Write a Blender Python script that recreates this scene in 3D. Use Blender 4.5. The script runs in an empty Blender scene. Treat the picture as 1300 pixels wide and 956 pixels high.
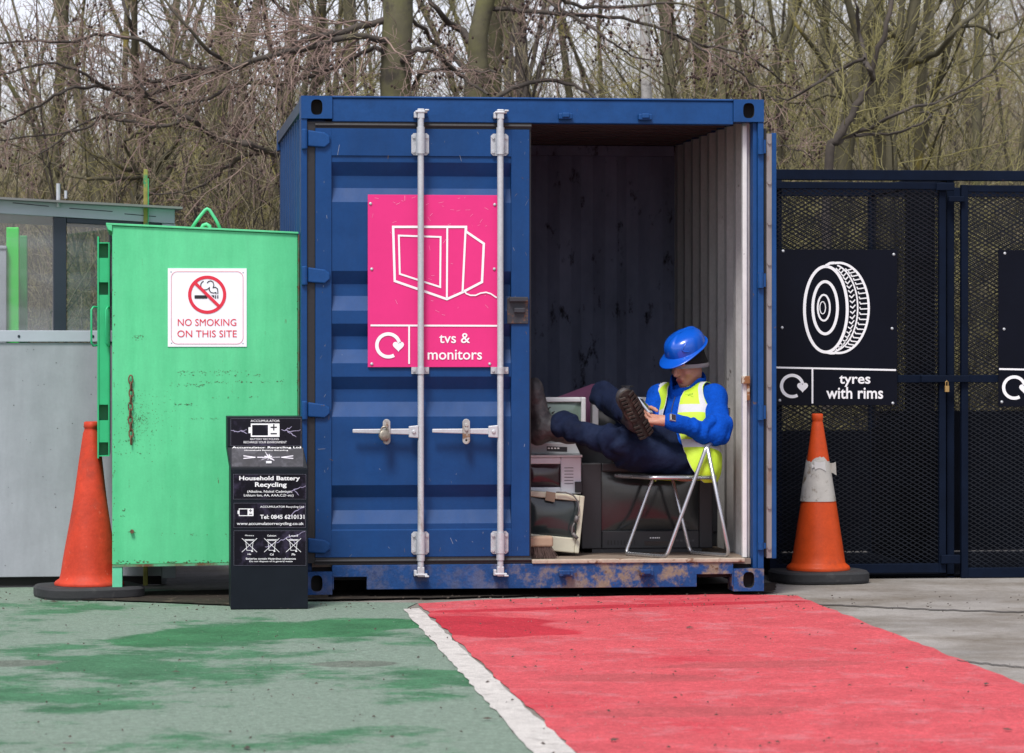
import bpy, math, random
import numpy as np
from mathutils import Vector, Matrix, noise as mnoise
R_ = random.Random(7)
sc = bpy.context.scene
COL = sc.collection
def V(*a): return Vector(a if len(a) > 1 else a[0])

# ------------------------------------------------------------------ camera
FPX, TH, CX, CD, CH = 4200.0, 0.113587, -0.8585, 17.178, 1.3218
CAM = V(CX, -CD, CH)
FW = V(math.sin(TH), math.cos(TH), 0); RT = V(math.cos(TH), -math.sin(TH), 0)
cam_d = bpy.data.cameras.new('camera'); cam = bpy.data.objects.new('camera', cam_d); COL.objects.link(cam)
cam.location = CAM; cam.rotation_euler = (math.pi/2, 0, -TH)
cam_d.sensor_width = 36; cam_d.lens = 36*FPX/1300; cam_d.shift_y = -40/1300
cam_d.clip_start = 0.5; cam_d.clip_end = 1500
cam_d.dof.use_dof = True; cam_d.dof.focus_distance = 17.3; cam_d.dof.aperture_fstop = 6.3
sc.camera = cam

def plane(y=0.0, p=None, n=None):                 # a vertical sheet the measurements of the photograph are laid out on
    return (V(p) if p is not None else V(0, y, 0), (V(n) if n is not None else V(0, 1, 0)).normalized())
def on(pl, u, v, off=0.0):                        # measured point -> point on that sheet, off metres proud of it
    d = FW*FPX + RT*(u-650) + V(0, 0, 438-v)
    P0, n = pl
    q = P0 - n*off
    t = (q-CAM).dot(n)/d.dot(n)
    return CAM + d*t
def at(u, v, y): return on(plane(y), u, v)
def gnd(u, v, z=0.0): return on((V(0, 0, z), V(0, 0, 1)), u, v)

# ------------------------------------------------------------------ materials
def node(nt, t, **k):
    n = nt.nodes.new(t)
    for a, b in k.items(): setattr(n, a, b)
    return n
def M(name, col, rough=.6, metal=0.0, var=.12, vscale=6., stretch=(1, 1, 1), bump=.0, bscale=60., patch=None, pscale=4., plo=.55, phi=.65, pdetail=6., spec=.5, coat=0., patch2=None, p2scale=20., p2lo=.66, p2hi=.7, bstretch=None, grain=0., gscale=170., xm=None, dent=0., zones=()):
    m = bpy.data.materials.new(name); m.use_nodes = True
    nt = m.node_tree; b = nt.nodes['Principled BSDF']; L = nt.links.new
    tc = node(nt, 'ShaderNodeTexCoord'); mp = node(nt, 'ShaderNodeMapping'); mp.inputs['Scale'].default_value = stretch
    L(tc.outputs['Object'], mp.inputs['Vector'])
    n1 = node(nt, 'ShaderNodeTexNoise'); n1.inputs['Scale'].default_value = vscale; n1.inputs['Detail'].default_value = 6; n1.inputs['Roughness'].default_value = .65
    L(mp.outputs[0], n1.inputs['Vector'])
    mr = node(nt, 'ShaderNodeMapRange'); mr.inputs[1].default_value = .25; mr.inputs[2].default_value = .75
    mr.inputs[3].default_value = 1-var; mr.inputs[4].default_value = 1+var; L(n1.outputs[0], mr.inputs[0])
    mx = node(nt, 'ShaderNodeMix', data_type='RGBA', blend_type='MULTIPLY'); mx.inputs['Factor'].default_value = 1
    mx.inputs[6].default_value = (*col, 1); L(mr.outputs[0], mx.inputs[7])
    out = mx.outputs[2]; rv = None
    for (pc, ps, lo, hi) in ((patch, pscale, plo, phi), (patch2, p2scale, p2lo, p2hi)):
        if pc is None: continue
        n2 = node(nt, 'ShaderNodeTexNoise'); n2.inputs['Scale'].default_value = ps; n2.inputs['Detail'].default_value = pdetail; n2.inputs['Roughness'].default_value = .7
        L(mp.outputs[0], n2.inputs['Vector'])
        r2 = node(nt, 'ShaderNodeMapRange'); r2.inputs[1].default_value = lo; r2.inputs[2].default_value = hi; L(n2.outputs[0], r2.inputs[0])
        m2 = node(nt, 'ShaderNodeMix', data_type='RGBA'); L(r2.outputs[0], m2.inputs['Factor']); L(out, m2.inputs[6]); m2.inputs[7].default_value = (*pc, 1)
        out = m2.outputs[2]
    for (zx, zy_, rx, ry, rot, zc) in zones:                    # damp stains: soft irregular patches at their place on the paving
        mz = node(nt, 'ShaderNodeMapping', vector_type='TEXTURE'); mz.inputs['Location'].default_value = (zx, zy_, 0); mz.inputs['Rotation'].default_value = (0, 0, rot); mz.inputs['Scale'].default_value = (rx, ry, 1000); L(tc.outputs['Object'], mz.inputs[0])
        ln = node(nt, 'ShaderNodeVectorMath', operation='LENGTH'); L(mz.outputs[0], ln.inputs[0])
        n3 = node(nt, 'ShaderNodeTexNoise'); n3.inputs['Scale'].default_value = 2.2; n3.inputs['Detail'].default_value = 9; L(tc.outputs['Object'], n3.inputs['Vector'])
        ad = node(nt, 'ShaderNodeMath', operation='MULTIPLY_ADD'); ad.inputs[1].default_value = 1.5; L(n3.outputs[0], ad.inputs[0]); L(ln.outputs['Value'], ad.inputs[2])
        r4 = node(nt, 'ShaderNodeMapRange'); r4.inputs[1].default_value = 1.78; r4.inputs[2].default_value = 1.64; L(ad.outputs[0], r4.inputs[0])
        m6 = node(nt, 'ShaderNodeMix', data_type='RGBA'); L(r4.outputs[0], m6.inputs['Factor']); L(out, m6.inputs[6])
        mq = node(nt, 'ShaderNodeMix', data_type='RGBA', blend_type='MULTIPLY'); mq.inputs['Factor'].default_value = 1; mq.inputs[6].default_value = (*zc, 1); L(mr.outputs[0], mq.inputs[7]); L(mq.outputs[2], m6.inputs[7]); out = m6.outputs[2]
    if xm:
        sx = node(nt, 'ShaderNodeSeparateXYZ'); L(tc.outputs['Object'], sx.inputs[0]); xr = node(nt, 'ShaderNodeMapRange'); xr.inputs[1].default_value = xm[0]; xr.inputs[2].default_value = xm[1]; xr.inputs[3].default_value = xm[2]; L(sx.outputs[0], xr.inputs[0])
        m5 = node(nt, 'ShaderNodeMix', data_type='RGBA'); L(xr.outputs[0], m5.inputs['Factor']); L(mx.outputs[2], m5.inputs[6]); L(out, m5.inputs[7]); out = m5.outputs[2]
    if grain:
        for gs, ga in ((gscale, grain), (gscale*.22, grain*.6)):
            ng = node(nt, 'ShaderNodeTexNoise'); ng.inputs['Scale'].default_value = gs; ng.inputs['Detail'].default_value = 3; ng.inputs['Roughness'].default_value = .8; L(tc.outputs['Object'], ng.inputs['Vector'])
            rg_ = node(nt, 'ShaderNodeMapRange'); rg_.inputs[1].default_value = .3; rg_.inputs[2].default_value = .7; rg_.inputs[3].default_value = 1-ga; rg_.inputs[4].default_value = 1+ga; L(ng.outputs[0], rg_.inputs[0])
            mg = node(nt, 'ShaderNodeMix', data_type='RGBA', blend_type='MULTIPLY'); mg.inputs['Factor'].default_value = 1; L(out, mg.inputs[6]); L(rg_.outputs[0], mg.inputs[7]); out = mg.outputs[2]
    L(out, b.inputs['Base Color'])
    b.inputs['Metallic'].default_value = metal; b.inputs['Specular IOR Level'].default_value = spec; b.inputs['Coat Weight'].default_value = coat
    rr = node(nt, 'ShaderNodeMapRange'); rr.inputs[3].default_value = max(.03, rough-.1); rr.inputs[4].default_value = min(1, rough+.1); L(n1.outputs[0], rr.inputs[0]); L(rr.outputs[0], b.inputs['Roughness'])
    if bump:
        nb = node(nt, 'ShaderNodeTexNoise'); nb.inputs['Scale'].default_value = bscale; nb.inputs['Detail'].default_value = 4
        if bstretch:
            mb = node(nt, 'ShaderNodeMapping'); mb.inputs['Scale'].default_value = bstretch; L(tc.outputs['Object'], mb.inputs['Vector']); L(mb.outputs[0], nb.inputs['Vector'])
        else: L(tc.outputs['Object'], nb.inputs['Vector'])
        bp = node(nt, 'ShaderNodeBump'); bp.inputs['Strength'].default_value = bump; bp.inputs['Distance'].default_value = .01
        L(nb.outputs[0], bp.inputs['Height']); nrm = bp.outputs[0]
        if dent:
            nd = node(nt, 'ShaderNodeTexNoise'); nd.inputs['Scale'].default_value = 2.6; nd.inputs['Detail'].default_value = 2; L(tc.outputs['Object'], nd.inputs['Vector'])
            bd_ = node(nt, 'ShaderNodeBump'); bd_.inputs['Strength'].default_value = dent; bd_.inputs['Distance'].default_value = .05; L(nd.outputs[0], bd_.inputs['Height']); L(nrm, bd_.inputs['Normal']); nrm = bd_.outputs[0]
        L(nrm, b.inputs['Normal'])
    return m
RUST = (.13, .055, .022)
blue = M('blue_paint', (.0055, .047, .165), .45, spec=.22, var=.20, vscale=3, stretch=(1, 1, .3), bump=.05, bscale=25, dent=.25, grain=.05, gscale=60, patch2=(.28, .31, .36), p2scale=14, p2lo=.745, p2hi=.755, patch=(.010, .048, .15), pscale=2, plo=.45, phi=.8)
blue_edge = M('blue_worn', (.0065, .054, .185), .48, spec=.25, var=.18, patch=(.12, .08, .055), pscale=14, plo=.655, phi=.68, pdetail=10, bump=.1, bscale=40, dent=.2, grain=.06, gscale=60)
blue_rust = M('blue_rusty', (.012, .055, .18), .6, spec=.2, var=.25, vscale=8, patch=(.205, .165, .125), pscale=9, plo=.46, phi=.57, pdetail=12, bump=.25, bscale=60, patch2=(.10, .06, .035), p2scale=15, p2lo=.57, p2hi=.64, xm=(-.35, .35, .22), grain=.15, gscale=90)
blue_side = M('blue_side', (.011, .050, .15), .6, spec=.25, var=.2, patch2=(.5, .48, .4), p2scale=9, p2lo=.73, p2hi=.75)
gasket = M('rubber_gasket', (.012, .012, .014), .55, bump=.1)
galv = M('galvanised_steel', (.50, .52, .54), .48, grain=.08, gscale=70, patch2=(.13, .08, .05), p2scale=20, p2lo=.70, p2hi=.74, metal=.35, var=.12, vscale=9, stretch=(1, 1, .3), bump=.05, patch=(.30, .27, .24), pscale=9, plo=.62, phi=.75)
chrome = M('tube_steel', (.52, .53, .55), .28, metal=.85, var=.1)
rustm = M('rusty_steel', (.16, .085, .045), .8, var=.4, vscale=25, bump=.4, patch=(.05, .03, .02), pscale=30)
brass = M('brass', (.42, .27, .10), .45, metal=.6)
inner = M('interior_paint', (.46, .45, .435), .8, spec=.2, grain=.08, gscale=50, var=.18, vscale=5, stretch=(1, 1, .4), bump=.08, patch2=(.10, .09, .08), p2scale=13, p2lo=.66, p2hi=.7)
inner_jamb = M('jamb_paint', (.64, .64, .63), .6, var=.15, vscale=6, patch2=(.09, .08, .07), p2scale=22, p2lo=.66, p2hi=.7, patch=(.25, .13, .06), pscale=5, plo=.68, phi=.74)
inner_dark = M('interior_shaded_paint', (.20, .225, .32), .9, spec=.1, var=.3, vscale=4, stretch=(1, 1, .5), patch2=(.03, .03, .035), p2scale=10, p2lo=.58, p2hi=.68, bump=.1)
ceil_m = M('interior_ceiling_paint', (.10, .082, .08), .8, var=.2)  # ceiling and left wall coloured dark to keep the interior dim
floor_m = M('container_floor_ply', (.20, .15, .115), .75, var=.3, vscale=7, stretch=(1, 6, 1), patch=(.42, .36, .28), pscale=8, plo=.55, phi=.7)
under_m = M('underframe', (.012, .011, .011), .9)  # near black: shade below the floor and in holes put into the colour
pink = M('pink_sign', (.70, .032, .20), .42, spec=.25, var=.06, vscale=4, patch2=(.85, .30, .48), p2scale=34, p2lo=.725, p2hi=.735)
white = M('white_print', (.85, .85, .86), .45, var=.04)
whitep = M('white_panel', (.84, .85, .90), .38, var=.03)
red_p = M('red_print', (.68, .02, .05), .45, var=.06)
black_p = M('black_print', (.012, .014, .018), .45)
blackp = M('black_panel', (.0035, .0045, .010), .35, spec=.10, var=.2, vscale=3)
green = M('green_paint', (.108, .575, .268), .45, spec=.3, grain=.04, gscale=90, dent=.22, var=.09, vscale=5, stretch=(2.5, 1, .35), bump=.05, bscale=18, patch=(.078, .50, .220), pscale=1.7, plo=.46, phi=.7, patch2=(.10, .12, .05), p2scale=17, p2lo=.69, p2hi=.71)
green_d = M('green_door_paint', (.02, .40, .155), .42, var=.15, patch2=(.06, .05, .03), p2scale=15, p2lo=.66, p2hi=.69)
green_b = M('bright_green_paint', (.02, .62, .045), .4, var=.06)
boxblack = M('black_cabinet_plastic', (.006, .009, .014), .5, spec=.16, var=.25, patch2=(.05, .05, .055), p2scale=25, p2lo=.66, p2hi=.72)
lab = M('black_label', (.006, .005, .010), .3, spec=.16, var=.5, vscale=7, patch=(.055, .045, .085), pscale=7, plo=.52, phi=.72)
bolt_l = M('lavender_print', (.42, .38, .55), .4, var=.3, vscale=30)
grey_lab = M('grey_label', (.030, .030, .038), .4, spec=.2, var=.4, vscale=12, patch=(.10, .10, .12), pscale=9, plo=.5, phi=.7)
cone_r = M('cone_old_plastic', (.50, .044, .017), .6, spec=.3, grain=.10, gscale=60, var=.22, vscale=6, bump=.5, bscale=12, patch=(.33, .045, .025), pscale=5, plo=.52, phi=.72, patch2=(.62, .16, .10), p2scale=16, p2lo=.63, p2hi=.72)
cone_o = M('cone_orange_plastic', (.60, .070, .010), .5, spec=.3, grain=.08, gscale=60, var=.16, vscale=5, bump=.2, bscale=10, patch=(.30, .05, .02), pscale=4, plo=.54, phi=.76, patch2=(.09, .035, .02), p2scale=26, p2lo=.69, p2hi=.73)
rubber = M('black_rubber', (.022, .023, .025), .75, var=.3, bump=.2, patch=(.05, .05, .05), pscale=9)
sleeve_m = M('reflective_sleeve', (.50, .48, .43), .5, var=.15, vscale=14, bump=.15, patch=(.20, .155, .10), pscale=13, plo=.54, phi=.66, patch2=(.08, .06, .045), p2scale=30, p2lo=.66, p2hi=.70)
paper = M('torn_paper', (.66, .65, .62), .7)
navy = M('navy_steel', (.0035, .0075, .019), .62, spec=.08, var=.3, patch2=(.10, .05, .03), p2scale=14, p2lo=.71, p2hi=.73)
meshm = M('mesh_steel', (.022, .027, .037), .5, spec=.3, var=.3)
hutgrey = M('grey_panel', (.37, .39, .425), .55, spec=.3, dent=.3, bump=.05, bscale=20, grain=.03, gscale=50, patch=(.27, .285, .31), pscale=1.2, plo=.45, phi=.75, var=.08, vscale=3, stretch=(1.5, 1, .3), patch2=(.16, .16, .16), p2scale=18, p2lo=.73, p2hi=.75)
hutlight = M('light_grey_trim', (.42, .455, .51), .45, var=.06)
hutdark = M('dark_frame', (.018, .026, .042), .45)
timber = M('weathered_timber', (.22, .18, .13), .85, var=.35, vscale=10, stretch=(1, 1, 5), bump=.3)
postm = M('mossy_post', (.24, .22, .05), .8, var=.35, vscale=20, patch=(.05, .22, .09), pscale=6, plo=.55, phi=.6)
brist = M('bristles', (.075, .045, .038), .9, var=.4, vscale=40)
woodm = M('broom_wood', (.36, .25, .17), .7, var=.2, vscale=10)
def glass_mat():
    m = bpy.data.materials.new('window_glass'); m.use_nodes = True; nt = m.node_tree; nt.nodes.clear(); L = nt.links.new
    o = node(nt, 'ShaderNodeOutputMaterial'); t = node(nt, 'ShaderNodeBsdfTransparent'); t.inputs[0].default_value = (.80, .84, .86, 1)
    g = node(nt, 'ShaderNodeBsdfGlossy'); g.inputs['Roughness'].default_value = .04
    d = node(nt, 'ShaderNodeBsdfDiffuse'); d.inputs[0].default_value = (.45, .48, .52, 1)  # pale diffuse streaks stand in for reflections on the panes
    tc = node(nt, 'ShaderNodeTexCoord'); mp = node(nt, 'ShaderNodeMapping'); mp.inputs['Scale'].default_value = (.6, 1, 3.2); mp.inputs['Rotation'].default_value = (0, .25, 0)
    n = node(nt, 'ShaderNodeTexNoise'); n.inputs['Scale'].default_value = 3; n.inputs['Detail'].default_value = 7; L(tc.outputs['Object'], mp.inputs[0]); L(mp.outputs[0], n.inputs['Vector'])
    mr = node(nt, 'ShaderNodeMapRange'); mr.inputs[1].default_value = .42; mr.inputs[2].default_value = .75; mr.inputs[3].default_value = .07; mr.inputs[4].default_value = .32; L(n.outputs[0], mr.inputs[0])
    a = node(nt, 'ShaderNodeMixShader'); a.inputs[0].default_value = .10; L(t.outputs[0], a.inputs[1]); L(g.outputs[0], a.inputs[2])
    b = node(nt, 'ShaderNodeMixShader'); L(mr.outputs[0], b.inputs[0]); L(a.outputs[0], b.inputs[1]); L(d.outputs[0], b.inputs[2]); L(b.outputs[0], o.inputs[0])
    return m
glass = glass_mat()

# ------------------------------------------------------------------ mesh building
class MB:
    def __init__(s): s.v = []; s.f = []; s.m = []
    def add(s, vs, fs, mi=0):
        o = len(s.v); s.v += [tuple(p) for p in vs]; s.f += [tuple(o+i for i in f) for f in fs]; s.m += [mi]*len(fs); return s
    def box(s, x0, x1, y0, y1, z0, z1, mi=0):
        return s.add([(x0, y0, z0), (x1, y0, z0), (x1, y1, z0), (x0, y1, z0), (x0, y0, z1), (x1, y0, z1), (x1, y1, z1), (x0, y1, z1)],
                     [(0, 3, 2, 1), (4, 5, 6, 7), (0, 1, 5, 4), (1, 2, 6, 5), (2, 3, 7, 6), (3, 0, 4, 7)], mi)
    def hexa(s, p, mi=0):                          # eight corners: four of the near face, four of the far face
        return s.add(p, [(0, 1, 2, 3), (7, 6, 5, 4), (0, 4, 5, 1), (1, 5, 6, 2), (2, 6, 7, 3), (3, 7, 4, 0)], mi)
    def slab(s, pts, off, mi=0):                   # polygon extruded by a vector
        n = len(pts); off = V(off); a = [V(p) for p in pts]
        return s.add(a+[p+off for p in a], [tuple(range(n)), tuple(range(2*n-1, n-1, -1))]+[((i+1) % n, i, n+i, n+(i+1) % n) for i in range(n)], mi)
    def tube(s, pts, r, n=8, mi=0, cap=True, closed=False):
        P = [V(p) for p in pts]; m = len(P); vs = []; fs = []; ref = None
        rs = r if isinstance(r, (list, tuple)) else [r]*m
        for i, p in enumerate(P):
            a = P[(i-1) % m] if (i > 0 or closed) else p; b = P[(i+1) % m] if (i < m-1 or closed) else p
            t = (b-a).normalized()
            if ref is None: ref = t.orthogonal().normalized()
            ref = (ref-t*ref.dot(t)); ref = ref.normalized() if ref.length > 1e-6 else t.orthogonal().normalized()
            q = t.cross(ref)
            for k in range(n):
                an = 2*math.pi*k/n; vs.append(p+(ref*math.cos(an)+q*math.sin(an))*rs[i])
        for i in range(m if closed else m-1):
            for k in range(n):
                j = (i+1) % m; fs.append((i*n+k, i*n+(k+1) % n, j*n+(k+1) % n, j*n+k))
        if cap and not closed: fs += [tuple(range(n-1, -1, -1)), tuple((m-1)*n+k for k in range(n))]
        return s.add(vs, fs, mi)
    def lathe(s, prof, c=(0, 0, 0), n=32, axis=None, mi=0, caps=True, jit=None):
        c = V(c); vs = []; fs = []; m = len(prof)
        zx = V(axis).normalized() if axis is not None else V(0, 0, 1); xx = zx.orthogonal().normalized() if axis is not None else V(1, 0, 0); yx = zx.cross(xx)
        for i, (r, z) in enumerate(prof):
            for k in range(n):
                a = 2*math.pi*k/n; j = jit(a, z) if jit else V(0, 0, 0)
                vs.append(c+xx*(r*math.cos(a))+yx*(r*math.sin(a))+zx*z+j)
        for i in range(m-1):
            for k in range(n): fs.append((i*n+k, i*n+(k+1) % n, (i+1)*n+(k+1) % n, (i+1)*n+k))
        if caps: fs += [tuple(range(n-1, -1, -1)), tuple((m-1)*n+k for k in range(n))]
        return s.add(vs, fs, mi)
    def sheet(s, rows, mi=0):                      # grid of points
        m = len(rows); n = len(rows[0])
        return s.add([p for r in rows for p in r], [(i*n+j, i*n+j+1, (i+1)*n+j+1, (i+1)*n+j) for i in range(m-1) for j in range(n-1)], mi)
    def stroke(s, pl, pts, w, closed=False, off=.003, mi=0):   # drawn line of width w in measured units, lying on the sheet
        P = [np.array(p, float) for p in pts]; n = len(P); Lp = []; Rp = []
        for i in range(n):
            a = P[(i-1) % n] if (closed or i > 0) else None; b = P[(i+1) % n] if (closed or i < n-1) else None
            d1 = (P[i]-a)/np.linalg.norm(P[i]-a) if a is not None else None; d2 = (b-P[i])/np.linalg.norm(b-P[i]) if b is not None else None
            if d1 is None: d1 = d2
            if d2 is None: d2 = d1
            n1 = np.array([-d1[1], d1[0]]); n2 = np.array([-d2[1], d2[0]]); m = n1+n2; m /= max(np.linalg.norm(m), 1e-6)
            k = w/2/max(m.dot(n1), .35); Lp.append(P[i]+m*k); Rp.append(P[i]-m*k)
        vs = [on(pl, *p, off) for p in Lp]+[on(pl, *p, off) for p in Rp]
        return s.add(vs, [(i, (i+1) % n, n+(i+1) % n, n+i) for i in range(n if closed else n-1)], mi)
    def fill(s, pl, pts, off=.003, mi=0): return s.add([on(pl, *p, off) for p in pts], [tuple(range(len(pts)))], mi)
    def text(s, pl, string, u0, v0, u1, v1, off=.003, bold=.0, mi=0):
        c = bpy.data.curves.new('t', 'FONT'); c.body = string; c.offset = bold; c.resolution_u = 3
        o = bpy.data.objects.new('t', c); COL.objects.link(o)
        dg = bpy.context.evaluated_depsgraph_get(); me = o.evaluated_get(dg).to_mesh()
        co = np.array([v.co[:2] for v in me.vertices]); fs = [tuple(p.vertices) for p in me.polygons]
        lo = co.min(0); hi = co.max(0); co = (co-lo)/(hi-lo)
        vs = [on(pl, u0+(u1-u0)*x, v1+(v0-v1)*y, off) for x, y in co]
        o.evaluated_get(dg).to_mesh_clear(); bpy.data.objects.remove(o); bpy.data.curves.remove(c)
        return s.add(vs, fs, mi)
    def build(s, name, mat, parent=None, smooth=False, angle=None, bevel=0, seg=2):
        me = bpy.data.meshes.new(name); off = V(0, 0, 0); p = parent
        while p is not None: off += p.location; p = p.parent
        me.from_pydata([tuple(V(v)-off) for v in s.v], [], s.f)
        for mm in (mat if isinstance(mat, (list, tuple)) else [mat]): me.materials.append(mm)
        if max(s.m, default=0): me.polygons.foreach_set('material_index', s.m)
        me.validate(); me.update()
        o = bpy.data.objects.new(name, me); COL.objects.link(o); o.parent = parent
        if smooth or angle:
            me.polygons.foreach_set('use_smooth', [True]*len(me.polygons))
            if angle: me.set_sharp_from_angle(angle=math.radians(angle))
        if bevel:
            b = o.modifiers.new('bevel', 'BEVEL'); b.width = bevel; b.segments = seg; b.limit_method = 'ANGLE'; b.angle_limit = math.radians(40); b.harden_normals = False
        return o
def thing(name, label, cat, loc, group=None):
    o = bpy.data.objects.new(name, None); COL.objects.link(o); o.location = loc; o.empty_display_size = .1
    return tag(o, label, cat, group)
def tag(o, label=None, cat=None, group=None, kind=None):
    if label: o['label'] = label
    if cat: o['category'] = cat
    if group: o['group'] = group
    if kind: o['kind'] = kind
    return o
def arc(cu, cv, ru, rv, a0, a1, n=40): return [(cu+ru*math.cos(math.radians(a0+(a1-a0)*i/n)), cv-rv*math.sin(math.radians(a0+(a1-a0)*i/n))) for i in range(n+1)]
def ring_hole(mb, f, hw, hh, rw, rh, cut=0, n=28, depth=.05, mi_hole=1):
    """plate face (2hw x 2hh) with an oval hole (rw x rh) and a tunnel behind; f(a,b,depth)->point"""
    angs = sorted(set([2*math.pi*i/n for i in range(n)]+[math.atan2(s2*hh, s1*hw) % (2*math.pi) for s1 in (1, -1) for s2 in (1, -1)]))
    k = len(angs); out = []; inn = []; deep = []
    for a in angs:
        c, s = math.cos(a), math.sin(a); t = min(hw/abs(c) if abs(c) > 1e-9 else 1e9, hh/abs(s) if abs(s) > 1e-9 else 1e9)
        out.append(f(c*t, s*t, 0))
        q = (abs(c)**3+abs(s)**3)**(-1/3)
        inn.append(f(rw*c*q, rh*s*q, 0)); deep.append(f(rw*c*q, rh*s*q, depth))
    mb.add(out+inn, [(i, (i+1) % k, k+(i+1) % k, k+i) for i in range(k)])
    mb.add(inn+deep, [(i, (i+1) % k, k+(i+1) % k, k+i) for i in range(k)]+[tuple(range(k, 2*k))], mi_hole)
def recycle_mark(mb, pl, cu, cv, r, w, hu, hv, hs):
    mb.stroke(pl, arc(cu, cv, r, r, 12, 300, 44), w)
    h = []
    for i in range(24):
        t = 2*math.pi*i/24; x = 16*math.sin(t)**3; y = 13*math.cos(t)-5*math.cos(2*t)-2*math.cos(3*t)-math.cos(4*t); h.append((hu+x*hs/16, hv-y*hs/16))
    mb.fill(pl, h)
# ------------------------------------------------------------------ ground
def gp(name, col, worn, **k): return M(name, col, .8, patch=worn, **k)
zc_ = lambda u, v: gnd(u, v)
_a, _b = zc_(175, 815), zc_(520, 790); _m = (_a+_b)/2; _r = math.atan2(_b.y-_a.y, _b.x-_a.x)
gz = [(_m.x, _m.y, (_b-_a).length*.62, .42, _r, (.042, .150, .066))]
_a, _b = zc_(545, 778), zc_(1030, 764); _m = (_a+_b)/2; _r = math.atan2(_b.y-_a.y, _b.x-_a.x); _c = zc_(600, 795)
for (ua, va, ub_, vb, ry_) in ((408, 846, 495, 843, .13), (-20, 845, 75, 841, .15)):
    if ry_: _p, _q = zc_(ua, va), zc_(ub_, vb); _n = (_p+_q)/2; gz.append((_n.x, _n.y, (_q-_p).length*.62, ry_, math.atan2(_q.y-_p.y, _q.x-_p.x), (.125, .150, .120)))
_dz = [(zc_(u_, v_).x, zc_(u_, v_).y, a_, b_, c_, (.42, .075, .082)) for u_, v_, a_, b_, c_ in ((980, 845, .5, .16, .1), (790, 862, .4, .15, -.1), (880, 905, .5, .16, .05))]
_a, _b = zc_(545, 778), zc_(1030, 764); _m = (_a+_b)/2
rz = _dz+[(_m.x, _m.y, (_b-_a).length*.60, .11, _r, (.42, .028, .042)), (_c.x, _c.y, .42, .75, .15, (.42, .028, .042))]
concrete = M('concrete', (.285, .268, .245), .9, spec=.2, var=.25, vscale=1.4, patch=(.15, .128, .10), pscale=1.1, plo=.44, phi=.66, pdetail=9, bump=.6, bscale=120, patch2=(.09, .08, .07), p2scale=16, p2lo=.66, p2hi=.71, grain=.26)
greenfloor = M('green_floor_paint', (.055, .155, .080), .85, spec=.2, var=.35, vscale=3.0, patch=(.18, .24, .19), pscale=.62, plo=.43, phi=.49, pdetail=12, bump=.6, bscale=120, patch2=(.15, .135, .125), p2scale=1.7, p2lo=.645, p2hi=.675, grain=.38, gscale=130, zones=gz)
redfloor = M('red_floor_paint', (.52, .080, .092), .85, spec=.2, var=.20, vscale=3.0, patch=(.47, .045, .06), pscale=.75, plo=.56, phi=.66, pdetail=12, bump=.6, bscale=120, patch2=(.52, .16, .175), p2scale=3.4, p2lo=.52, p2hi=.68, grain=.36, gscale=130, zones=rz)
whitefloor = M('white_line_paint', (.53, .505, .47), .85, spec=.2, var=.15, vscale=9, patch=(.30, .28, .26), pscale=7, plo=.55, phi=.68, pdetail=10, bump=.6, bscale=120, grain=.2)
leaf_litter = M('leaf_litter', (.13, .105, .065), .95, var=.5, vscale=3, patch=(.05, .055, .02), pscale=1.5, bump=.5, bscale=12)
def flat(name, poly, z, m, seg=.12, jit=.012):
    r = random.Random(len(name)); out = []
    for i, a in enumerate(poly):
        b = poly[(i+1) % len(poly)]; a = V(a[0], a[1], 0); b = V(b[0], b[1], 0); n = max(1, int((b-a).length/seg)) if (b-a).length < 14 else 1
        for k in range(n):
            p = a.lerp(b, k/n); out.append((p.x+(r.uniform(-jit, jit) if k else 0), p.y+(r.uniform(-jit, jit) if k else 0), z))
    o = MB().add(out, [tuple(range(len(out)))]).build(name, m); tag(o, kind='structure'); return o
rows = []
xs = [-400, -60, -20]+[-10+i*2.5 for i in range(13)]+[30, 70, 400]; ys = [-40, -20, -5, 4, 6, 8, 10, 13, 16, 20, 26, 34, 44, 60, 120, 400]
def bank(x, y): return max(0, min(1, (y-9)/34))**1.1*2.7+(.25*math.sin(x*.5+y*.3) if y > 9 else 0)*min(1, max(0, (y-9)/6))
tag(MB().add([(-400, -60, 0), (400, -60, 0), (400, 6, 0), (-400, 6, 0)], [(0, 1, 2, 3)]).build('ground', concrete), kind='structure')
tag(MB().sheet([[(x, y, bank(x, y)) for x in xs] for y in [6.0001, 9, 10, 13, 16, 20, 26, 34, 44, 60, 120, 400]]).build('woodland_bank', leaf_litter, smooth=True), kind='structure')
def g2(u, v): p = gnd(u, v); return (p.x, p.y)
def ext(a, b, y):  # continue line a-b to depth y
    t = (y-a[1])/(b[1]-a[1]); return (a[0]+(b[0]-a[0])*t, y)
wl0, wl1 = g2(516, 774), g2(597, 866); wr0, wr1 = g2(531, 768), g2(635, 866); rr0, rr1 = g2(1012, 757), g2(1290, 866)
flat('green_paint', [(-9, 1.0), (-1.05, 1.0), (-.03, .30), (.0, -.18), g2(530, 766), wl0, ext(wl0, wl1, -9), (-9, -9)], .004, greenfloor)
flat('red_paint', [g2(531, 767), g2(620, 762), g2(800, 757), g2(930, 755), g2(1012, 757), rr1, ext(rr0, rr1, -9), ext(wr0, wr1, -9)], .004, redfloor)
flat('white_line', [g2(512, 775), g2(532, 774), ext(wr0, wr1, -9), ext(wl0, wl1, -9)], .008, whitefloor, jit=.008)
speck_m = M('grit_stone', (.26, .25, .23), .9)
mb = MB(); r = random.Random(15)
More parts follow.
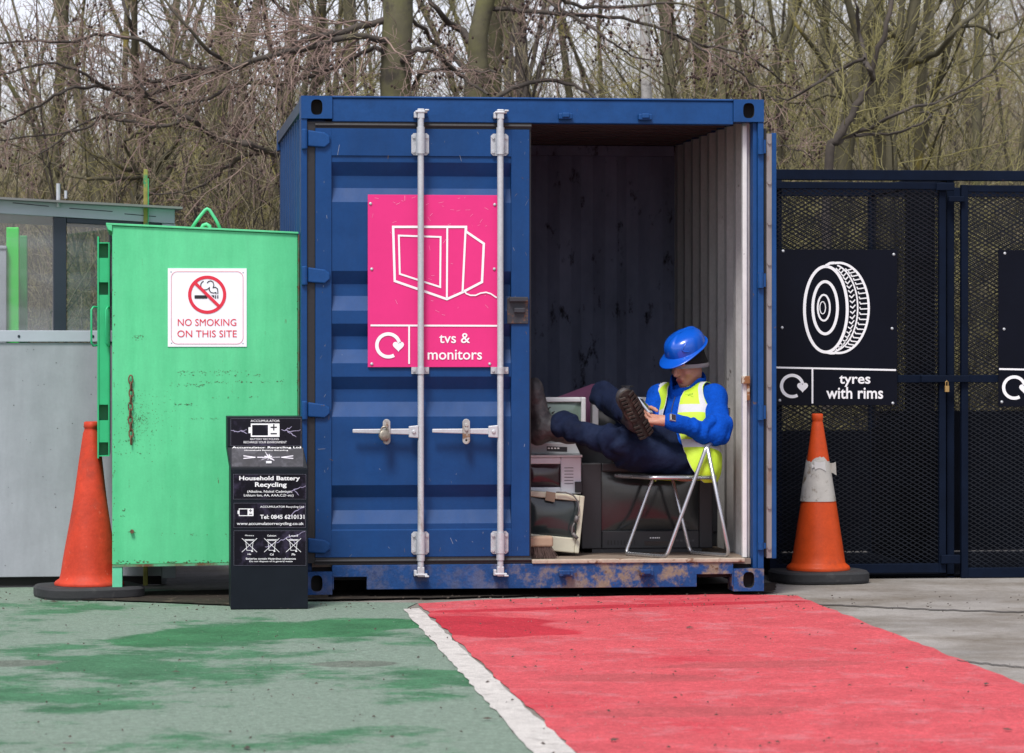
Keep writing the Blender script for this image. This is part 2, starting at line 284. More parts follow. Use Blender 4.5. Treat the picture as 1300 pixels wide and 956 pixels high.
for q in range(900):
    p = gnd(r.uniform(-30, 1330), r.uniform(760, 960), .009); a = r.uniform(0, 6); e = r.uniform(.0012, .0030)
    mb.add([p+V(e*math.cos(a+k_*2.1), e*math.sin(a+k_*2.1), 0) for k_ in range(3)]+[p+V(0, 0, e*.9)], [(0, 1, 3), (1, 2, 3), (2, 0, 3)])
tag(mb.build('grit', speck_m), kind='stuff')
soil = M('damp_shaded_soil', (.030, .024, .019), .9, spec=.2, grain=.3, gscale=90, var=.4, vscale=8, bump=.6, bscale=30, patch=(.085, .066, .048), pscale=7)  # soil and debris, colour also darkened for the shade under the cabinet
flat('soil_strip', [g2(90, 757), g2(200, 753), g2(294, 751), g2(400, 752), g2(540, 751), g2(700, 748), g2(900, 744), g2(985, 742), g2(985, 754), g2(900, 755.5), g2(700, 757.5), g2(560, 761.5), g2(400, 764), g2(300, 771), g2(210, 767), g2(105, 764)], .012, soil, seg=.07, jit=.02)
# cracks in the concrete, one thin recessed strip each
crack_m = M('crack', (.045, .04, .035), .95)
for i, (pts, w) in enumerate([([(1040, 767), (1110, 770), (1180, 773), (1240, 775), (1300, 776.5), (1420, 779)], .9), ([(1215, 838), (1250, 842), (1290, 846), (1400, 851)], 1.0)]):
    mb = MB(); pl = (V(0, 0, .005), V(0, 0, -1)); r = random.Random(i); P = []
    for a, b in zip(pts, pts[1:]):
        for k in range(8): P.append((a[0]+(b[0]-a[0])*k/8, a[1]+(b[1]-a[1])*k/8+r.uniform(-.7, .7)))
    mb.stroke(pl, P, w, off=0); tag(mb.build('pavement_crack', crack_m), kind='structure')
# small dead leaves, grit and twigs on the paving
mb = MB(); r = random.Random(5)
for k in range(420):
    u = r.uniform(-40, 1340); v = r.choice((r.uniform(752, 775), r.uniform(756, 960)))
    p = gnd(u, v, .009); s_ = r.uniform(.002, .007)*(2.6 if r.random() < .06 else 1); a = r.uniform(0, 6.3)
    vs = [p+V(math.cos(a+t)*s_*q, math.sin(a+t)*s_*q*1.3, r.uniform(0, .006)) for t, q in ((0, 1.6), (1.5, .7), (3.1, 1.5), (4.6, .8))]
    mb.add(vs+[p+V(0, 0, .008)], [(0, 1, 4), (1, 2, 4), (2, 3, 4), (3, 0, 4)])
tag(mb.build('ground_litter', M('litter', (.06, .045, .035), .9, var=.6, vscale=1.5, patch=(.45, .42, .38), pscale=1.1, plo=.62, phi=.66)), kind='stuff')

# ------------------------------------------------------------------ shipping container
W, LEN, H, ZB = 2.438, 2.991, 2.591, .025
ZT = ZB+H
cont = thing('shipping_container', 'blue steel shipping container with one door open, worn paint on its sill', 'container', (W/2, 0, 0))
def zy(v, y=0): return at(676, v, y).z
def xu(u, y=0): return at(u, 438, y).x
cw, chh, cdp = .162, .118, .178
for x0 in (0, W-cw):
    for z0 in (ZB, ZT-chh):
        for yb in (0, LEN-cdp):
            mb = MB(); front = yb == 0; low = z0 == ZB; xc, zc = x0+cw/2, z0+chh/2
            y0, y1 = yb, yb+cdp
            if front: ring_hole(mb, lambda a, b, d: V(xc+a, y0+d, zc+b), cw/2, chh/2, .030, .040 if not low else .042)
            else: mb.add([(x0, y1, z0), (x0, y1, z0+chh), (x0+cw, y1, z0+chh), (x0+cw, y1, z0)], [(0, 1, 2, 3)])
            yo = y1 if front else y0
            mb.add([(x0, yo, z0), (x0+cw, yo, z0), (x0+cw, yo, z0+chh), (x0, yo, z0+chh)], [(0, 1, 2, 3)])
            for xx in (x0, x0+cw): mb.add([(xx, y0, z0), (xx, y1, z0), (xx, y1, z0+chh), (xx, y0, z0+chh)], [(0, 1, 2, 3)])
            for zz in (z0, z0+chh): mb.add([(x0, y0, zz), (x0+cw, y0, zz), (x0+cw, y1, zz), (x0, y1, zz)], [(0, 1, 2, 3)])
            mb.build('corner_casting', [blue_rust if low else blue_edge, under_m], cont)
# front header with a small drip lip, sill with two forklift pockets
hz0, hz1 = zy(156), zy(126.5)
mb = MB().box(cw, W-cw, .012, .10, hz0, hz1).box(cw, W-cw, .004, .10, hz1+.001, hz1+.012)
mb.build('header', blue_edge, cont, bevel=.004)
sz1, sz0, pz = zy(716), zy(747), zy(731)
pk = [xu(424), xu(466), xu(885), xu(930)]
pts = [(cw, sz0+.005), (pk[0], sz0), (pk[0], pz), (pk[1], pz), (pk[1], sz0), (pk[2], sz0), (pk[2], pz), (pk[3], pz), (pk[3], sz0), (W-cw, sz0), (W-cw, sz1), (cw, sz1)]
MB().slab([(x, .01, z) for x, z in pts], (0, .06, 0)).build('sill', blue_rust, cont, bevel=.004)
mb = MB().box(xu(675.5), W-.10, .0, .055, sz1+.0005, zy(710.5)); mb.build('threshold', M('threshold_metal', (.36, .30, .23), .6, var=.3, vscale=14, patch=RUST, pscale=10, plo=.55, phi=.62, bump=.2), cont, bevel=.005)
# corner posts
xl = xu(390)
MB().box(0, xl, .006, .12, ZB+chh, ZT-chh).box(xl, .13, .08, .12, ZB+chh, ZT-chh).build('corner_post', blue, cont, bevel=.003)
xr0 = xu(957.5); xr1 = xu(962.5)
MB().box(xr1, W, .006, .12, ZB+chh, ZT-chh).box(xr0, xr1, .03, .12, ZB+chh, ZT-chh).build('corner_post', blue_edge, cont, bevel=.003)
# corrugated walls, outside sheet and painted inner sheet
def corr(x_of, y0, y1, pitch=.278, dp=.036):
    out = []; y = y0; k = [(0, 0), (.072, 0), (.139, dp), (.211, dp)]
    while y < y1:
        for a, d in k:
            if y+a < y1: out.append((y+a, d))
        y += pitch
    out.append((y1, out[-1][1])); return out
prof = corr(0, .12, LEN-.12)
for side in (0, 1):
    s_ = 1 if side == 0 else -1; xo = 0 if side == 0 else W
    MB().sheet([[(xo+s_*(.012+d), y, z) for y, d in prof] for z in (ZB+.14, ZT-.07)]).build('side_wall', blue_side, cont)
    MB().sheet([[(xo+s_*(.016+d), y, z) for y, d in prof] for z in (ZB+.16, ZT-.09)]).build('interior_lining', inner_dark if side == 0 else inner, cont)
    MB().box(min(xo, xo+s_*.05), max(xo, xo+s_*.05), cdp, LEN-cdp, ZT-.075, ZT-.012).build('top_rail', M('rail_paint', (.035, .055, .095), .6, var=.25), cont)
    MB().box(min(xo, xo+s_*.06), max(xo, xo+s_*.06), cdp, LEN-cdp, ZB+.01, ZB+.16).build('bottom_rail', blue_rust, cont)
# bright inner jamb strip beside the opening
jx = xu(940, .12)
MB().box(jx+.015, W-.055, .121, .16, zy(711), hz0+.02).box(W-.098, W-.075, .085, .12, zy(711), hz0).build('jamb', inner_jamb, cont, bevel=.002)
yb = LEN-.30
prof2 = [(p-.12+.03, d) for p, d in corr(0, .12, W-.02, dp=.05)]
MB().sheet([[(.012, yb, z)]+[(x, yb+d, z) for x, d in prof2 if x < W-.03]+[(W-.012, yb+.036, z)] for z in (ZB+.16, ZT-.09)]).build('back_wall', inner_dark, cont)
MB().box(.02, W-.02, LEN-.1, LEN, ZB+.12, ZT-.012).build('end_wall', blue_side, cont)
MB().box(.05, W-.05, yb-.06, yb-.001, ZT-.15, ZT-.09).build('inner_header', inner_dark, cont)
# ceiling corrugated across
prof3 = corr(0, .10, yb, pitch=.21, dp=.02)
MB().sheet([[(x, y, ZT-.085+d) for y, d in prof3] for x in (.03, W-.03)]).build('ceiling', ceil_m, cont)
MB().box(0.006, W-.006, .10, LEN-.02, ZT-.03, ZT-.011).build('roof', blue_side, cont)
fz = zy(711)-.004
MB().box(.06, W-.06, .055, yb+.05, fz-.028, fz).build('floor', floor_m, cont)
MB().box(.06, W-.06, .075, LEN-.02, ZB+.07, fz-.03).build('underframe', under_m, cont)
# lock-rod keepers on header and sill over the open bay
for (u, v, m) in ((717, 147.5, blue_edge), (818, 148.5, blue_edge), (718, 727, blue_rust), (820, 726, blue_rust)):
    c = at(u, v, .01); mb = MB().box(c.x-.036, c.x+.036, -.030, .012, c.z-.018, c.z+.014).box(c.x-.02, c.x+.02, -.042, -.030, c.z-.010, c.z+.016)
    mb.build('keeper', m, cont, bevel=.008, seg=3)
# rusty latch plate on the right jamb
c = at(945, 482, .10); MB().box(c.x-.02, c.x+.025, .06, .09, c.z-.022, c.z+.02).box(c.x+.01, c.x+.025, .07, .088, c.z-.11, c.z-.022).build('latch', M('latch_rust', (.45, .40, .33), .7, patch=(.22, .09, .03), pscale=14, plo=.45, phi=.5), cont, bevel=.004)
# ---- left door, closed
door = MB(); YD, YR = .014, .052
P = lambda u, v: (xu(u, YD), zy(v, YD))
dx0, dx1 = xu(400.5), xu(672.5); ix0, ix1 = xu(421), xu(649.5); dz0, dz1 = zy(706), zy(164.5)
def vz(v): return zy(v, YD)
for (a, b, c_, d_) in ((dx0, ix0, dz0, dz1), (ix1, dx1, dz0, dz1)): door.box(a, b, YD, .065, c_, d_)
door.box(ix0, ix1, YD, .065, vz(199), dz1); door.box(ix0, ix1, YD, .065, dz0, vz(672))
seq = [(199, .002), (199.5, .008), (207, .008), (224, .048), (239.5, .048), (257.5, .008), (344.5, .008), (361, .048), (376, .048), (394.6, .008), (411, .008), (427, .048), (443.6, .048), (461, .008), (478, .008), (494, .048), (510, .048), (528.5, .008), (615, .008), (630.7, .048), (647, .048), (664, .008), (671, .008), (672, .002)]
door.sheet([[(x, YD+d, vz(v)) for x in (ix0+.001, ix1-.001)] for v, d in seq])
door.box(dx0, dx1, .066, .068, dz0, dz1)
do = door.build('door', blue, cont)
bd = do.modifiers.new('bevel', 'BEVEL'); bd.width = .0035; bd.segments = 2; bd.limit_method = 'ANGLE'; bd.angle_limit = .5
gx0 = xl+.001
mb = MB().box(gx0, dx0-.002, .02, .06, dz0-.03, dz1+.034).box(dx0-.002, xu(675), .02, .06, dz1+.002, dz1+.034).box(dx0-.002, xu(675), .016, .06, dz0-.038, dz0-.002).box(dx1+.001, dx1+.010, .03, .06, dz0, dz1)
mb.tube([(dx0, .024, dz1+.018), (xu(675), .024, dz1+.018)], .012).tube([(dx0, .02, dz0-.02), (xu(675), .02, dz0-.02)], .012)
mb.build('gasket', gasket, do)
for v0, v1 in ((167, 189), (340, 360.5), (510, 530), (681, 701)):
    za, zb_ = zy(v1), zy(v0); xa, xb = xu(391), xu(421); y = -.004
    mb = MB(); zm = (za+zb_)/2
    mb.slab([(xa, y, za+.006), (xb-.035, y, za), (xb-.008, y, za+.022), (xb-.008, y, zb_-.03), (xb-.035, y, zb_-.012), (xa, y, zb_)], (0, .019, 0))
    mb.tube([(xl-.014, .0, za-.01), (xl-.014, .0, zb_+.006)], .016, 12)
    mb.build('hinge', blue_edge, do, bevel=.007, seg=3)
c0 = at(658, 394, YD)
for (a, b) in ((377, 383), (383, 411)):
    pass
mb = MB(); xa, xb = xu(644), xu(671); mb.box(xa, xb, .004, YD-.001, zy(411), zy(378)).box(xa+.01, xb-.004, -.02, .004, zy(383), zy(377)).box(xa+.035, xb-.02, -.014, .003, zy(397), zy(391))
mb.build('lock_plate', M('lock_plate_metal', (.022, .024, .032), .6, var=.4, vscale=20, patch=(.14, .06, .03), pscale=15), do, bevel=.003)
yb_ = -.030
for u in (534.2, 635.2):
    x = xu(u, yb_); bar = MB().tube([(x, yb_, zy(722, yb_)), (x, yb_, zy(147, yb_))], .0165, 16)
    bo = bar.build('locking_bar', galv, do, angle=40)
    for v0, v1 in ((169.5, 197.5), (674.5, 703.5)):
        za, zb_ = zy(v1, yb_), zy(v0, yb_); w = .046
        mb = MB().slab([(x-w, YD-.008, za+.012), (x-w+.012, YD-.008, za), (x+w-.012, YD-.008, za), (x+w, YD-.008, za+.012), (x+w, YD-.008, zb_-.012), (x+w-.012, YD-.008, zb_), (x-w+.012, YD-.008, zb_), (x-w, YD-.008, zb_-.012)], (0, .007, 0))
        mb.tube([(x, yb_, za+.006), (x, yb_, zb_-.006)], .024, 16)
        for sx in (-1, 1):
            for z in (za+.02, zb_-.02, (za+zb_)/2+.005):
                if abs(z-(za+zb_)/2) < .02: continue
                mb.tube([(x+sx*.034, YD-.018, z), (x+sx*.034, YD-.006, z)], .0085, 6)
        mb.tube([(x, yb_, zb_-.006), (x, yb_, zb_+.03)] if v0 < 400 else [(x, yb_, za-.03), (x, yb_, za+.006)], .021, 14)
        mb.build('bracket', galv, do, angle=40)
    za, zb_ = zy(474.6, yb_), zy(466, yb_)
    mb = MB().box(x-.046, x+.046, YD-.008, YD-.001, za, zb_).tube([(x, yb_, za), (x, yb_, zb_)], .0225, 14)
    for sx in (-1, 1): mb.tube([(x+sx*.034, YD-.018, (za+zb_)/2), (x+sx*.034, YD-.006, (za+zb_)/2)], .008, 6)
    mb.build('bracket', galv, do, angle=40)
    for v, s_ in ((146, 1), (725.5, -1)):          # cam ends hooked into their keepers
        z = zy(v, yb_); mb = MB()
        mb.box(x-.03, x+.034, yb_-.020, yb_+.02, z+s_*.012-.006, z+s_*.012+.006).box(x-.018, x+.018, yb_-.016, yb_+.016, z-.024, z+.028)
        mb.box(x-.036, x-.02, yb_-.01, yb_+.03, z-.02, z+.012).box(x+.018, x+.042, yb_-.028, yb_-.014, z+s_*.020-.005, z+s_*.020+.005)
        mb.build('cam', galv, do, bevel=.004)
        MB().box(x-.04, x+.04, -.012, .012, z-.014, z+.010).build('keeper', blue_edge, cont, bevel=.006)
    # handle: hub on the bar, tapered lever to the left, hasp that holds it
    hz = zy(547.5, yb_); uu = u-534.2
    hx0, hx1 = xu(447.5+uu, yb_), xu(527+uu, yb_)
    mb = MB(); y = yb_-.012
    mb.slab([(hx0, y, hz-.006), (hx1-.03, y, hz-.016), (hx1-.03, y, hz+.016), (hx0, y, hz+.014)], (0, .016, 0))
    mb.slab([(hx1-.034, y-.006, hz-.03), (hx1+.016, y-.006, hz-.033), (hx1+.016, y-.006, hz+.033), (hx1-.034, y-.006, hz+.028)], (0, .03, 0))
    mb.tube([(hx1-.008, y-.014, hz), (hx1-.008, y, hz)], .011, 8)
    ho = mb.build('handle', galv, do, bevel=.004)
    sx_ = xu(490.5+uu, yb_); mb = MB()
    for k in (0,):
        pts = [(sx_+.02*math.cos(t)*(1 if abs(math.sin(t)) < .7 else 1), -.05, hz+.0+(.046 if math.sin(t) > 0 else -.046)+.02*math.sin(t)) for t in [i*2*math.pi/20 for i in range(20)]]
        mb.slab(pts, (0, .008, 0))
    mb.tube([(sx_, -.056, hz+.034), (sx_, YD, hz+.034)], .010, 10).tube([(sx_, -.058, hz+.012), (sx_, -.04, hz+.012)], .010, 10).tube([(sx_, -.05, hz-.045), (sx_, YD, hz-.045)], .008, 10)
    mb.build('hasp', M('hasp_steel', (.40, .40, .38), .5, metal=.3, var=.25, vscale=15, patch=(.2, .12, .07), pscale=12), do, bevel=.002)
c = at(488, 550, -.07)
mb = MB()
mb.lathe([(.001, -.014), (.022, -.014), (.029, -.009), (.031, 0), (.029, .009), (.022, .014), (.001, .014)], c+V(0, 0, -.012), 22, axis=(0.25, -1, .1))
mb.tube([c+V(.018*math.cos(t), .0, .008+.026*math.sin(t)) for t in [i*math.pi/10 for i in range(11)]], .0055, 8)
tag(mb.build('padlock', M('padlock_metal', (.24, .22, .18), .45, metal=.6, var=.5, vscale=30, bump=.2), angle=40), 'round worn steel padlock hanging on the left door handle of the blue container', 'padlock')
# ---- right door swung fully round against the side
mb = MB().box(W+.047, W+.073, .03, 1.17, zy(712), zy(166))
od = mb.build('door', blue_edge, cont, bevel=.003)
mb = MB().box(W+.004, W+.018, .022, 1.15, zy(710), zy(160)); mb.build('gasket', gasket, od, bevel=.006)
mb = MB().box(W+.019, W+.0465, .026, .05, zy(711), zy(167)); sx_ = W+.033
for k in range(11): mb.tube([(sx_, .016, zy(178+k*52)), (sx_, .03, zy(178+k*52))], .010, 8)
mb.build('retaining_strip', M('strip_steel', (.27, .245, .24), .5, metal=.4, var=.25, vscale=8, stretch=(1, 1, .3), patch=(.22, .13, .09), pscale=5), od)
for v0, v1 in ((174, 194), (345, 365), (514, 534), (690, 700)):
    MB().tube([(W-.018, .0, zy(v1)), (W-.018, .0, zy(v0))], .017, 12).box(W-.03, W+.010, -.002, .016, zy(v1)+.006, zy(v0)-.006).build('hinge', blue_edge, od, angle=40)
# block under the left corner
a = at(397, 753, .03); b = at(417, 765, .03)
tag(MB().box(a.x-.06, b.x, .035, .2, 0.001, ZB-.0005).build('timber_block', timber), 'short weathered timber packing block under the left corner of the container', 'block')

# ------------------------------------------------------------------ pink sign on the door
pl = plane(YD-.004)
sg = thing('sign', 'pink sign with a white television drawing reading tvs and monitors', 'sign', at(553, 466, YD-.004))
a = at(467, 247, pl[0].y); b = at(638.5, 466, pl[0].y)
MB().box(a.x, b.x, YD-.004, YD+.003, b.z, a.z).build('panel', pink, sg, bevel=.001)
s = lambda x, y: (455+x/3.9, 235+y/3.902)
mb = MB()
mb.stroke(pl, [s(172, 207), s(533, 207), s(533, 230), s(621, 290), s(612, 480), s(517, 530), s(438, 565), s(180, 475)], 3.0, True)
mb.stroke(pl, [s(440, 210), s(438, 560)], 2.4, off=.004).stroke(pl, [s(531, 212), s(516, 525)], 2.6, off=.004)
mb.stroke(pl, [s(200, 250), s(407, 257), s(405, 505), s(205, 440)], 2.3, True)
mb.stroke(pl, [s(520, 520), s(535, 538), s(555, 546), s(580, 546), s(605, 535), s(632, 531), s(655, 538), s(685, 558)], 1.8, off=.004)
mb.build('television_drawing', white, sg)
mb = MB(); mb.stroke(pl, [s(60, 695), s(700, 697)], 2.3).stroke(pl, [s(251, 698), s(251, 886)], 2.1, off=.0035); mb.build('divider', white, sg)
mb = MB(); recycle_mark(mb, pl, *s(148, 794), 14.5, 4.4, *s(198, 797), 7.2); mb.build('recycling_mark', white, sg)
MB().text(pl, 'tvs &', *s(400, 733), *s(553, 783), bold=.010).build('lettering', white, sg); MB().text(pl, 'monitors', *s(343, 815), *s(612, 865), bold=.010).build('lettering', white, sg)
for x, y in ((60, 92), (675, 97), (66, 416), (673, 416), (66, 886), (650, 886)):
    p = on(pl, *s(x, y)); MB().lathe([(.0085, 0), (.0075, .004), (.004, .006)], p, 12, axis=(0, -1, 0)).build('bolt', galv, sg, smooth=True)

mb = MB(); r = random.Random(12)
for i in range(46):
    x, y = r.uniform(60, 680), r.choice((r.uniform(60, 200), r.uniform(60, 680))); a = r.gauss(.2, .5) if r.random() < .6 else r.uniform(-1.4, 1.4); l = r.uniform(3, 26)
    mb.stroke(pl, [s(x, y), s(x+l*.5*math.cos(a), y-l*.5*math.sin(a)+r.uniform(-1, 1)), s(x+l*math.cos(a), y-l*math.sin(a))], r.uniform(.18, .4), off=.0012)
mb.build('scratches', M('scratch', (.86, .38, .54), .6), sg)

# scuffs and rust runs on the closed door
mb = MB(); r = random.Random(44); dpl = plane(YD-.0008)
for i in range(70):
    u, v = r.choice((r.uniform(402, 420), r.uniform(650, 671), r.uniform(424, 646))), 0
    v = r.choice((r.uniform(166, 198), r.uniform(674, 704), r.uniform(532, 612))) if 421 < u < 649 else r.uniform(168, 702)
    a = r.gauss(1.4, .5); l = r.uniform(.8, 5) if r.random() < .8 else r.uniform(5, 14); mb.stroke(dpl if not (421 < u < 649 and 530 < v < 614) else plane(YD+.0072), [(u, v), (u+l*math.cos(a), v+l*math.sin(a))], r.uniform(.25, .7), off=0)
mb.build('scuff_marks', M('scuff', (.16, .19, .26), .7, var=.5, vscale=30, patch=(.10, .06, .04), pscale=5, plo=.5, phi=.55), do)
# ------------------------------------------------------------------ green cabinet
GY = .12
gp_ = plane(GY)
gc = thing('steel_cabinet', 'pale green steel cabinet on legs with a rusty chain and a lifting loop', 'cabinet', (-.5, GY+.4, 0))
TL, TR, BL, BR = at(140, 286.5, GY), at(380, 297.5, GY), at(143, 717, GY), at(380, 713, GY)
TL.x = BL.x = at(142.5, 500, GY).x; BR.x = TR.x = min(TR.x, -.012)
D_ = V(0, .80, 0); up = V(0, .0, .02)
MB().hexa([BL, BR, TR, TL, BL+D_, BR+D_, TR+D_, TL+D_]).build('body', green, gc, bevel=.004)
lip0 = at(134.5, 286, GY-.01); mb = MB().slab([lip0+V(0, 0, .002), TR+V(.004, -.012, .002), TR+V(.004, -.012, .012), lip0+V(0, 0, .013)], (0, .84, 0))
mb.slab([lip0+V(0, 0, .002), TL+V(0, -.01, .002), TL+V(0, -.01, -.03), lip0+V(.012, 0, -.022)], (0, .84, 0)); mb.build('lid', green, gc, bevel=.002)
MB().box(TR.x+.0015, TR.x+.008, GY-.008, GY+.02, BR.z, TR.z).build('edge_strip', M('edge_rust', (.06, .20, .10), .6, patch=RUST, pscale=11, plo=.45, phi=.6), gc)
mb = MB().slab([BL+V(.0, -.003, -.012), BR+V(0, -.003, -.012), BR+V(0, -.003, .0), BL+V(0, -.003, .0)], (0, .02, 0)); mb.build('bottom_rail', M('rail_rust', (.10, .38, .2), .6, patch=RUST, pscale=9, plo=.4, phi=.6), gc)
for (x0, y0) in ((BL.x, GY), (BR.x-.05, GY), (BL.x, GY+.74), (BR.x-.05, GY+.74)):
    MB().box(x0, x0+.052, y0+.001, y0+.055, .006, BL.z-.004).build('leg', M('leg_paint', (.125, .56, .32), .5, var=.15, patch=RUST, pscale=6, plo=.60, phi=.66), gc, bevel=.003)
# door leaf folded flat on the left side, seen on its edge
lx0, lx1 = at(123.5, 400, GY+.02).x, at(139, 400, GY+.02).x; lz0, lz1 = at(0, 580, GY+.02).z, at(0, 307, GY+.02).z
y0 = GY+.03
mb = MB().box(lx0, lx0+.008, y0, y0+.74, lz0-.01, lz1+.03).box(lx1-.006, lx1, y0+.004, y0+.74, lz0, lz1).box(lx0+.008, lx1-.006, y0+.10, y0+.11, lz0, lz1)
mb.box(lx0+.008, lx1-.006, y0+.004, y0+.10, lz1-.006, lz1).box(lx0+.008, lx1-.006, y0+.004, y0+.10, lz0, lz0+.006)
dl = mb.build('door', green_d, gc)
zz = lambda v: at(0, v, y0).z
for a, b in ((327, 358), (374, 514), (534, 562)): MB().box(lx0+.009, lx1-.007, y0+.006, y0+.09, zz(b), zz(a)).build('stiffener', green_d, dl)
for u, m in ((116, green_d), (134.5, green_d)):
    c = at(u, 0, y0-.02); x1 = lx0 if u < 120 else lx1-.01
    MB().tube([(x1+.01, y0+.02, zz(390)), (c.x+.01, y0-.02, zz(389.5)), (c.x, y0-.025, zz(393)), (c.x, y0-.025, zz(435)), (c.x+.01, y0-.02, zz(439)), (x1+.01, y0+.02, zz(438))], .0055, 8).build('handle', m, dl, smooth=True)
mb = MB(); r = random.Random(31)
def speck(u, v, w, h):
    p = at(u, v, GY-.0012); a = r.uniform(0, 1); mb.add([p+V(w*math.cos(2*math.pi*(i+a)/5)*r.uniform(.5, 1.2), 0, h*math.sin(2*math.pi*(i+a)/5)*r.uniform(.5, 1.2)) for i in range(5)], [(0, 1, 2, 3, 4)])
for v, ua, ub_, n_ in ((472, 225, 320, 46), (476, 228, 330, 30), (485, 250, 345, 34), (489, 225, 262, 30), (513, 222, 245, 26), (532, 215, 340, 20), (504, 268, 330, 12), (560, 150, 172, 14), (575, 145, 190, 12), (648, 155, 160, 8), (655, 152, 158, 8), (676, 163, 172, 10), (679, 200, 290, 12), (427, 168, 182, 18), (430, 172, 186, 8), (484, 350, 360, 10)):
    for i in range(n_): speck(r.uniform(ua, ub_), v+r.gauss(0, .9), r.uniform(.0012, .0052), r.uniform(.0010, .0024))
for i in range(330):
    a = r.uniform(0, 6.28); q_ = abs(r.gauss(0, 28)); speck(176+q_*math.cos(a)*.9, 532+q_*math.sin(a), r.uniform(.0010, .0028), r.uniform(.0010, .0028)) if 146 < 176+q_*math.cos(a)*.9 < 290 else None
for i in range(90): speck(r.choice((r.uniform(377, 379.5), r.uniform(143, 146))), r.uniform(300, 700), r.uniform(.001, .003), r.uniform(.002, .007))
for i in range(60): speck(r.uniform(145, 290), 715-r.random()**2*4, r.uniform(.003, .01), r.uniform(.001, .004))
tag(mb.build('rust_marks', M('rust_marks', (.075, .085, .035), .8, var=.5, vscale=30, patch=(.12, .06, .02), pscale=12), gc), kind='stuff')
# lifting loop
q = lambda u, v, y=GY+.10: at(u, v, y)
MB().tube([q(243, 290), q(252, 277), q(260, 267), q(263, 265), q(266, 266.5), q(274, 279), q(281, 293)], .0085, 10).tube([q(255, 292), q(258, 286), q(262, 284.5), q(266, 287), q(267, 292)], .010, 10).build('lifting_loop', green, gc, smooth=True)
# hanging chain
mb = MB(); n = 10
for k in range(n):
    c = at(166+math.sin(k*.9)*.6, 482+k*8.55, GY-.014); pts = []
    for i in range(14):
        t = 2*math.pi*i/14; w, h = .0105*math.cos(t), .0235*math.sin(t)
        pts.append(c+(V(w, 0, h) if k % 2 == 0 else V(w*.35, w*.9, h)))
    mb.tube(pts, .0038, 6, closed=True)
mb.build('chain', rustm, gc, smooth=True)
c = at(167.5, 674.5, GY); MB().tube([c+V(0, -.02, 0), c], .011, 6).build('bolt', rustm, gc)
# no smoking sign
NP = plane(GY-.004); ns = thing('sign', 'white no smoking sign with a red ring, fixed to the green cabinet', 'sign', at(263, 440, GY-.004))
s = lambda x, y: (205+x/8.69, 335+y/8.69)
a = on(NP, *s(70, 48)); b = on(NP, *s(940, 914)); MB().box(a.x, b.x, GY-.004, GY-.0005, b.z, a.z).build('panel', whitep, ns)
rr = []
for cx_, cy_, a0 in ((832, 153, 90), (832, 815, 0), (176, 815, -90), (176, 153, -180)): rr += [s(*p) for p in arc(cx_, cy_, 68, 68, a0, a0-90, 6)]
MB().stroke(NP, rr, .55, True, off=.002).build('border', M('border_print', (.66, .16, .20), .45), ns)
mb = MB().stroke(NP, [s(*p) for p in arc(504, 340, 193, 193, 0, 360, 60)][:-1], 4.1, True, off=.002).stroke(NP, [s(372, 212), s(636, 468)], 3.9, off=.0035); mb.build('prohibition_ring', red_p, ns)
mb = MB().fill(NP, [s(365, 346), s(505, 346), s(505, 383), s(365, 383)], .002).fill(NP, [s(548, 346), s(583, 346), s(583, 378)], .002)
for x in (597, 621): mb.fill(NP, [s(x-6, 346), s(x+6, 346), s(x+6, 383), s(x-6, 383)], .002)
mb.stroke(NP, [s(*p) for p in arc(482, 237, 49, 49, 110, 310, 20)]+[s(528, 262), s(527, 290), s(545, 315), s(575, 322), s(600, 315), s(602, 335)], 1.15, off=.002)
mb.stroke(NP, [s(503, 212), s(520, 193), s(545, 187), s(570, 203), s(578, 235), s(570, 262), s(595, 257), s(618, 275), s(622, 305), s(621, 335)], 1.15, off=.002)
mb.build('cigarette_drawing', black_p, ns)
MB().text(NP, 'NO SMOKING', *s(180, 607), *s(825, 684), off=.002, bold=.0).build('lettering', red_p, ns); MB().text(NP, 'ON THIS SITE', *s(175, 733), *s(830, 809), off=.002, bold=.0).build('lettering', red_p, ns)
for x, y in ((105, 87), (900, 95), (110, 873), (898, 877)): MB().lathe([(.0045, 0), (.002, .002)], on(NP, *s(x, y)), 10, axis=(0, -1, 0)).build('screw', galv, ns)

# ------------------------------------------------------------------ battery recycling box
BY = -.66
bb = thing('battery_bin', 'black battery recycling box covered in white lettering beside the green cabinet', 'recycling box', at(340, 772, BY)*1)
bb.location.z = 0
xl_, xr_ = at(293, 700, BY).x, at(391, 700, BY).x; zt = at(340, 595, BY).z; zh = at(340, 529, BY+.07).z; zs = at(340, 567.5, BY+.07).z
hx0_, hx1_ = at(288.5, 540, BY+.07).x, at(384, 540, BY+.07).x
mb = MB().box(xl_, xr_, BY, BY+.34, .006, zt)
Y1 = BY+.072
mb.hexa([(xl_, BY+.0005, zt+.0005), (xr_, BY+.0005, zt+.0005), (hx1_+.003, Y1, zs), (hx0_-.001, Y1, zs), (xl_, BY+.34, zt+.0005), (xr_, BY+.34, zt+.0005), (hx1_+.003, BY+.34, zs), (hx0_-.001, BY+.34, zs)])
mb.hexa([(hx0_, Y1, zs+.0005), (hx1_, Y1, zs+.0005), (hx1_, Y1+.012, zh), (hx0_, Y1+.012, zh), (hx0_, BY+.34, zs+.0005), (hx1_, BY+.34, zs+.0005), (hx1_, BY+.34, zh), (hx0_, BY+.34, zh)])
mb.build('body', boxblack, bb, bevel=.003)
F = plane(BY); HP = ((V(hx0_, Y1, zs)), V(0, zh-zs, -.012).normalized()); SP = (V(xl_, BY, zt), V(0, zs-zt, -.072).normalized())
k = lambda x, y: (280+x/3.542, 510+y/3.541)
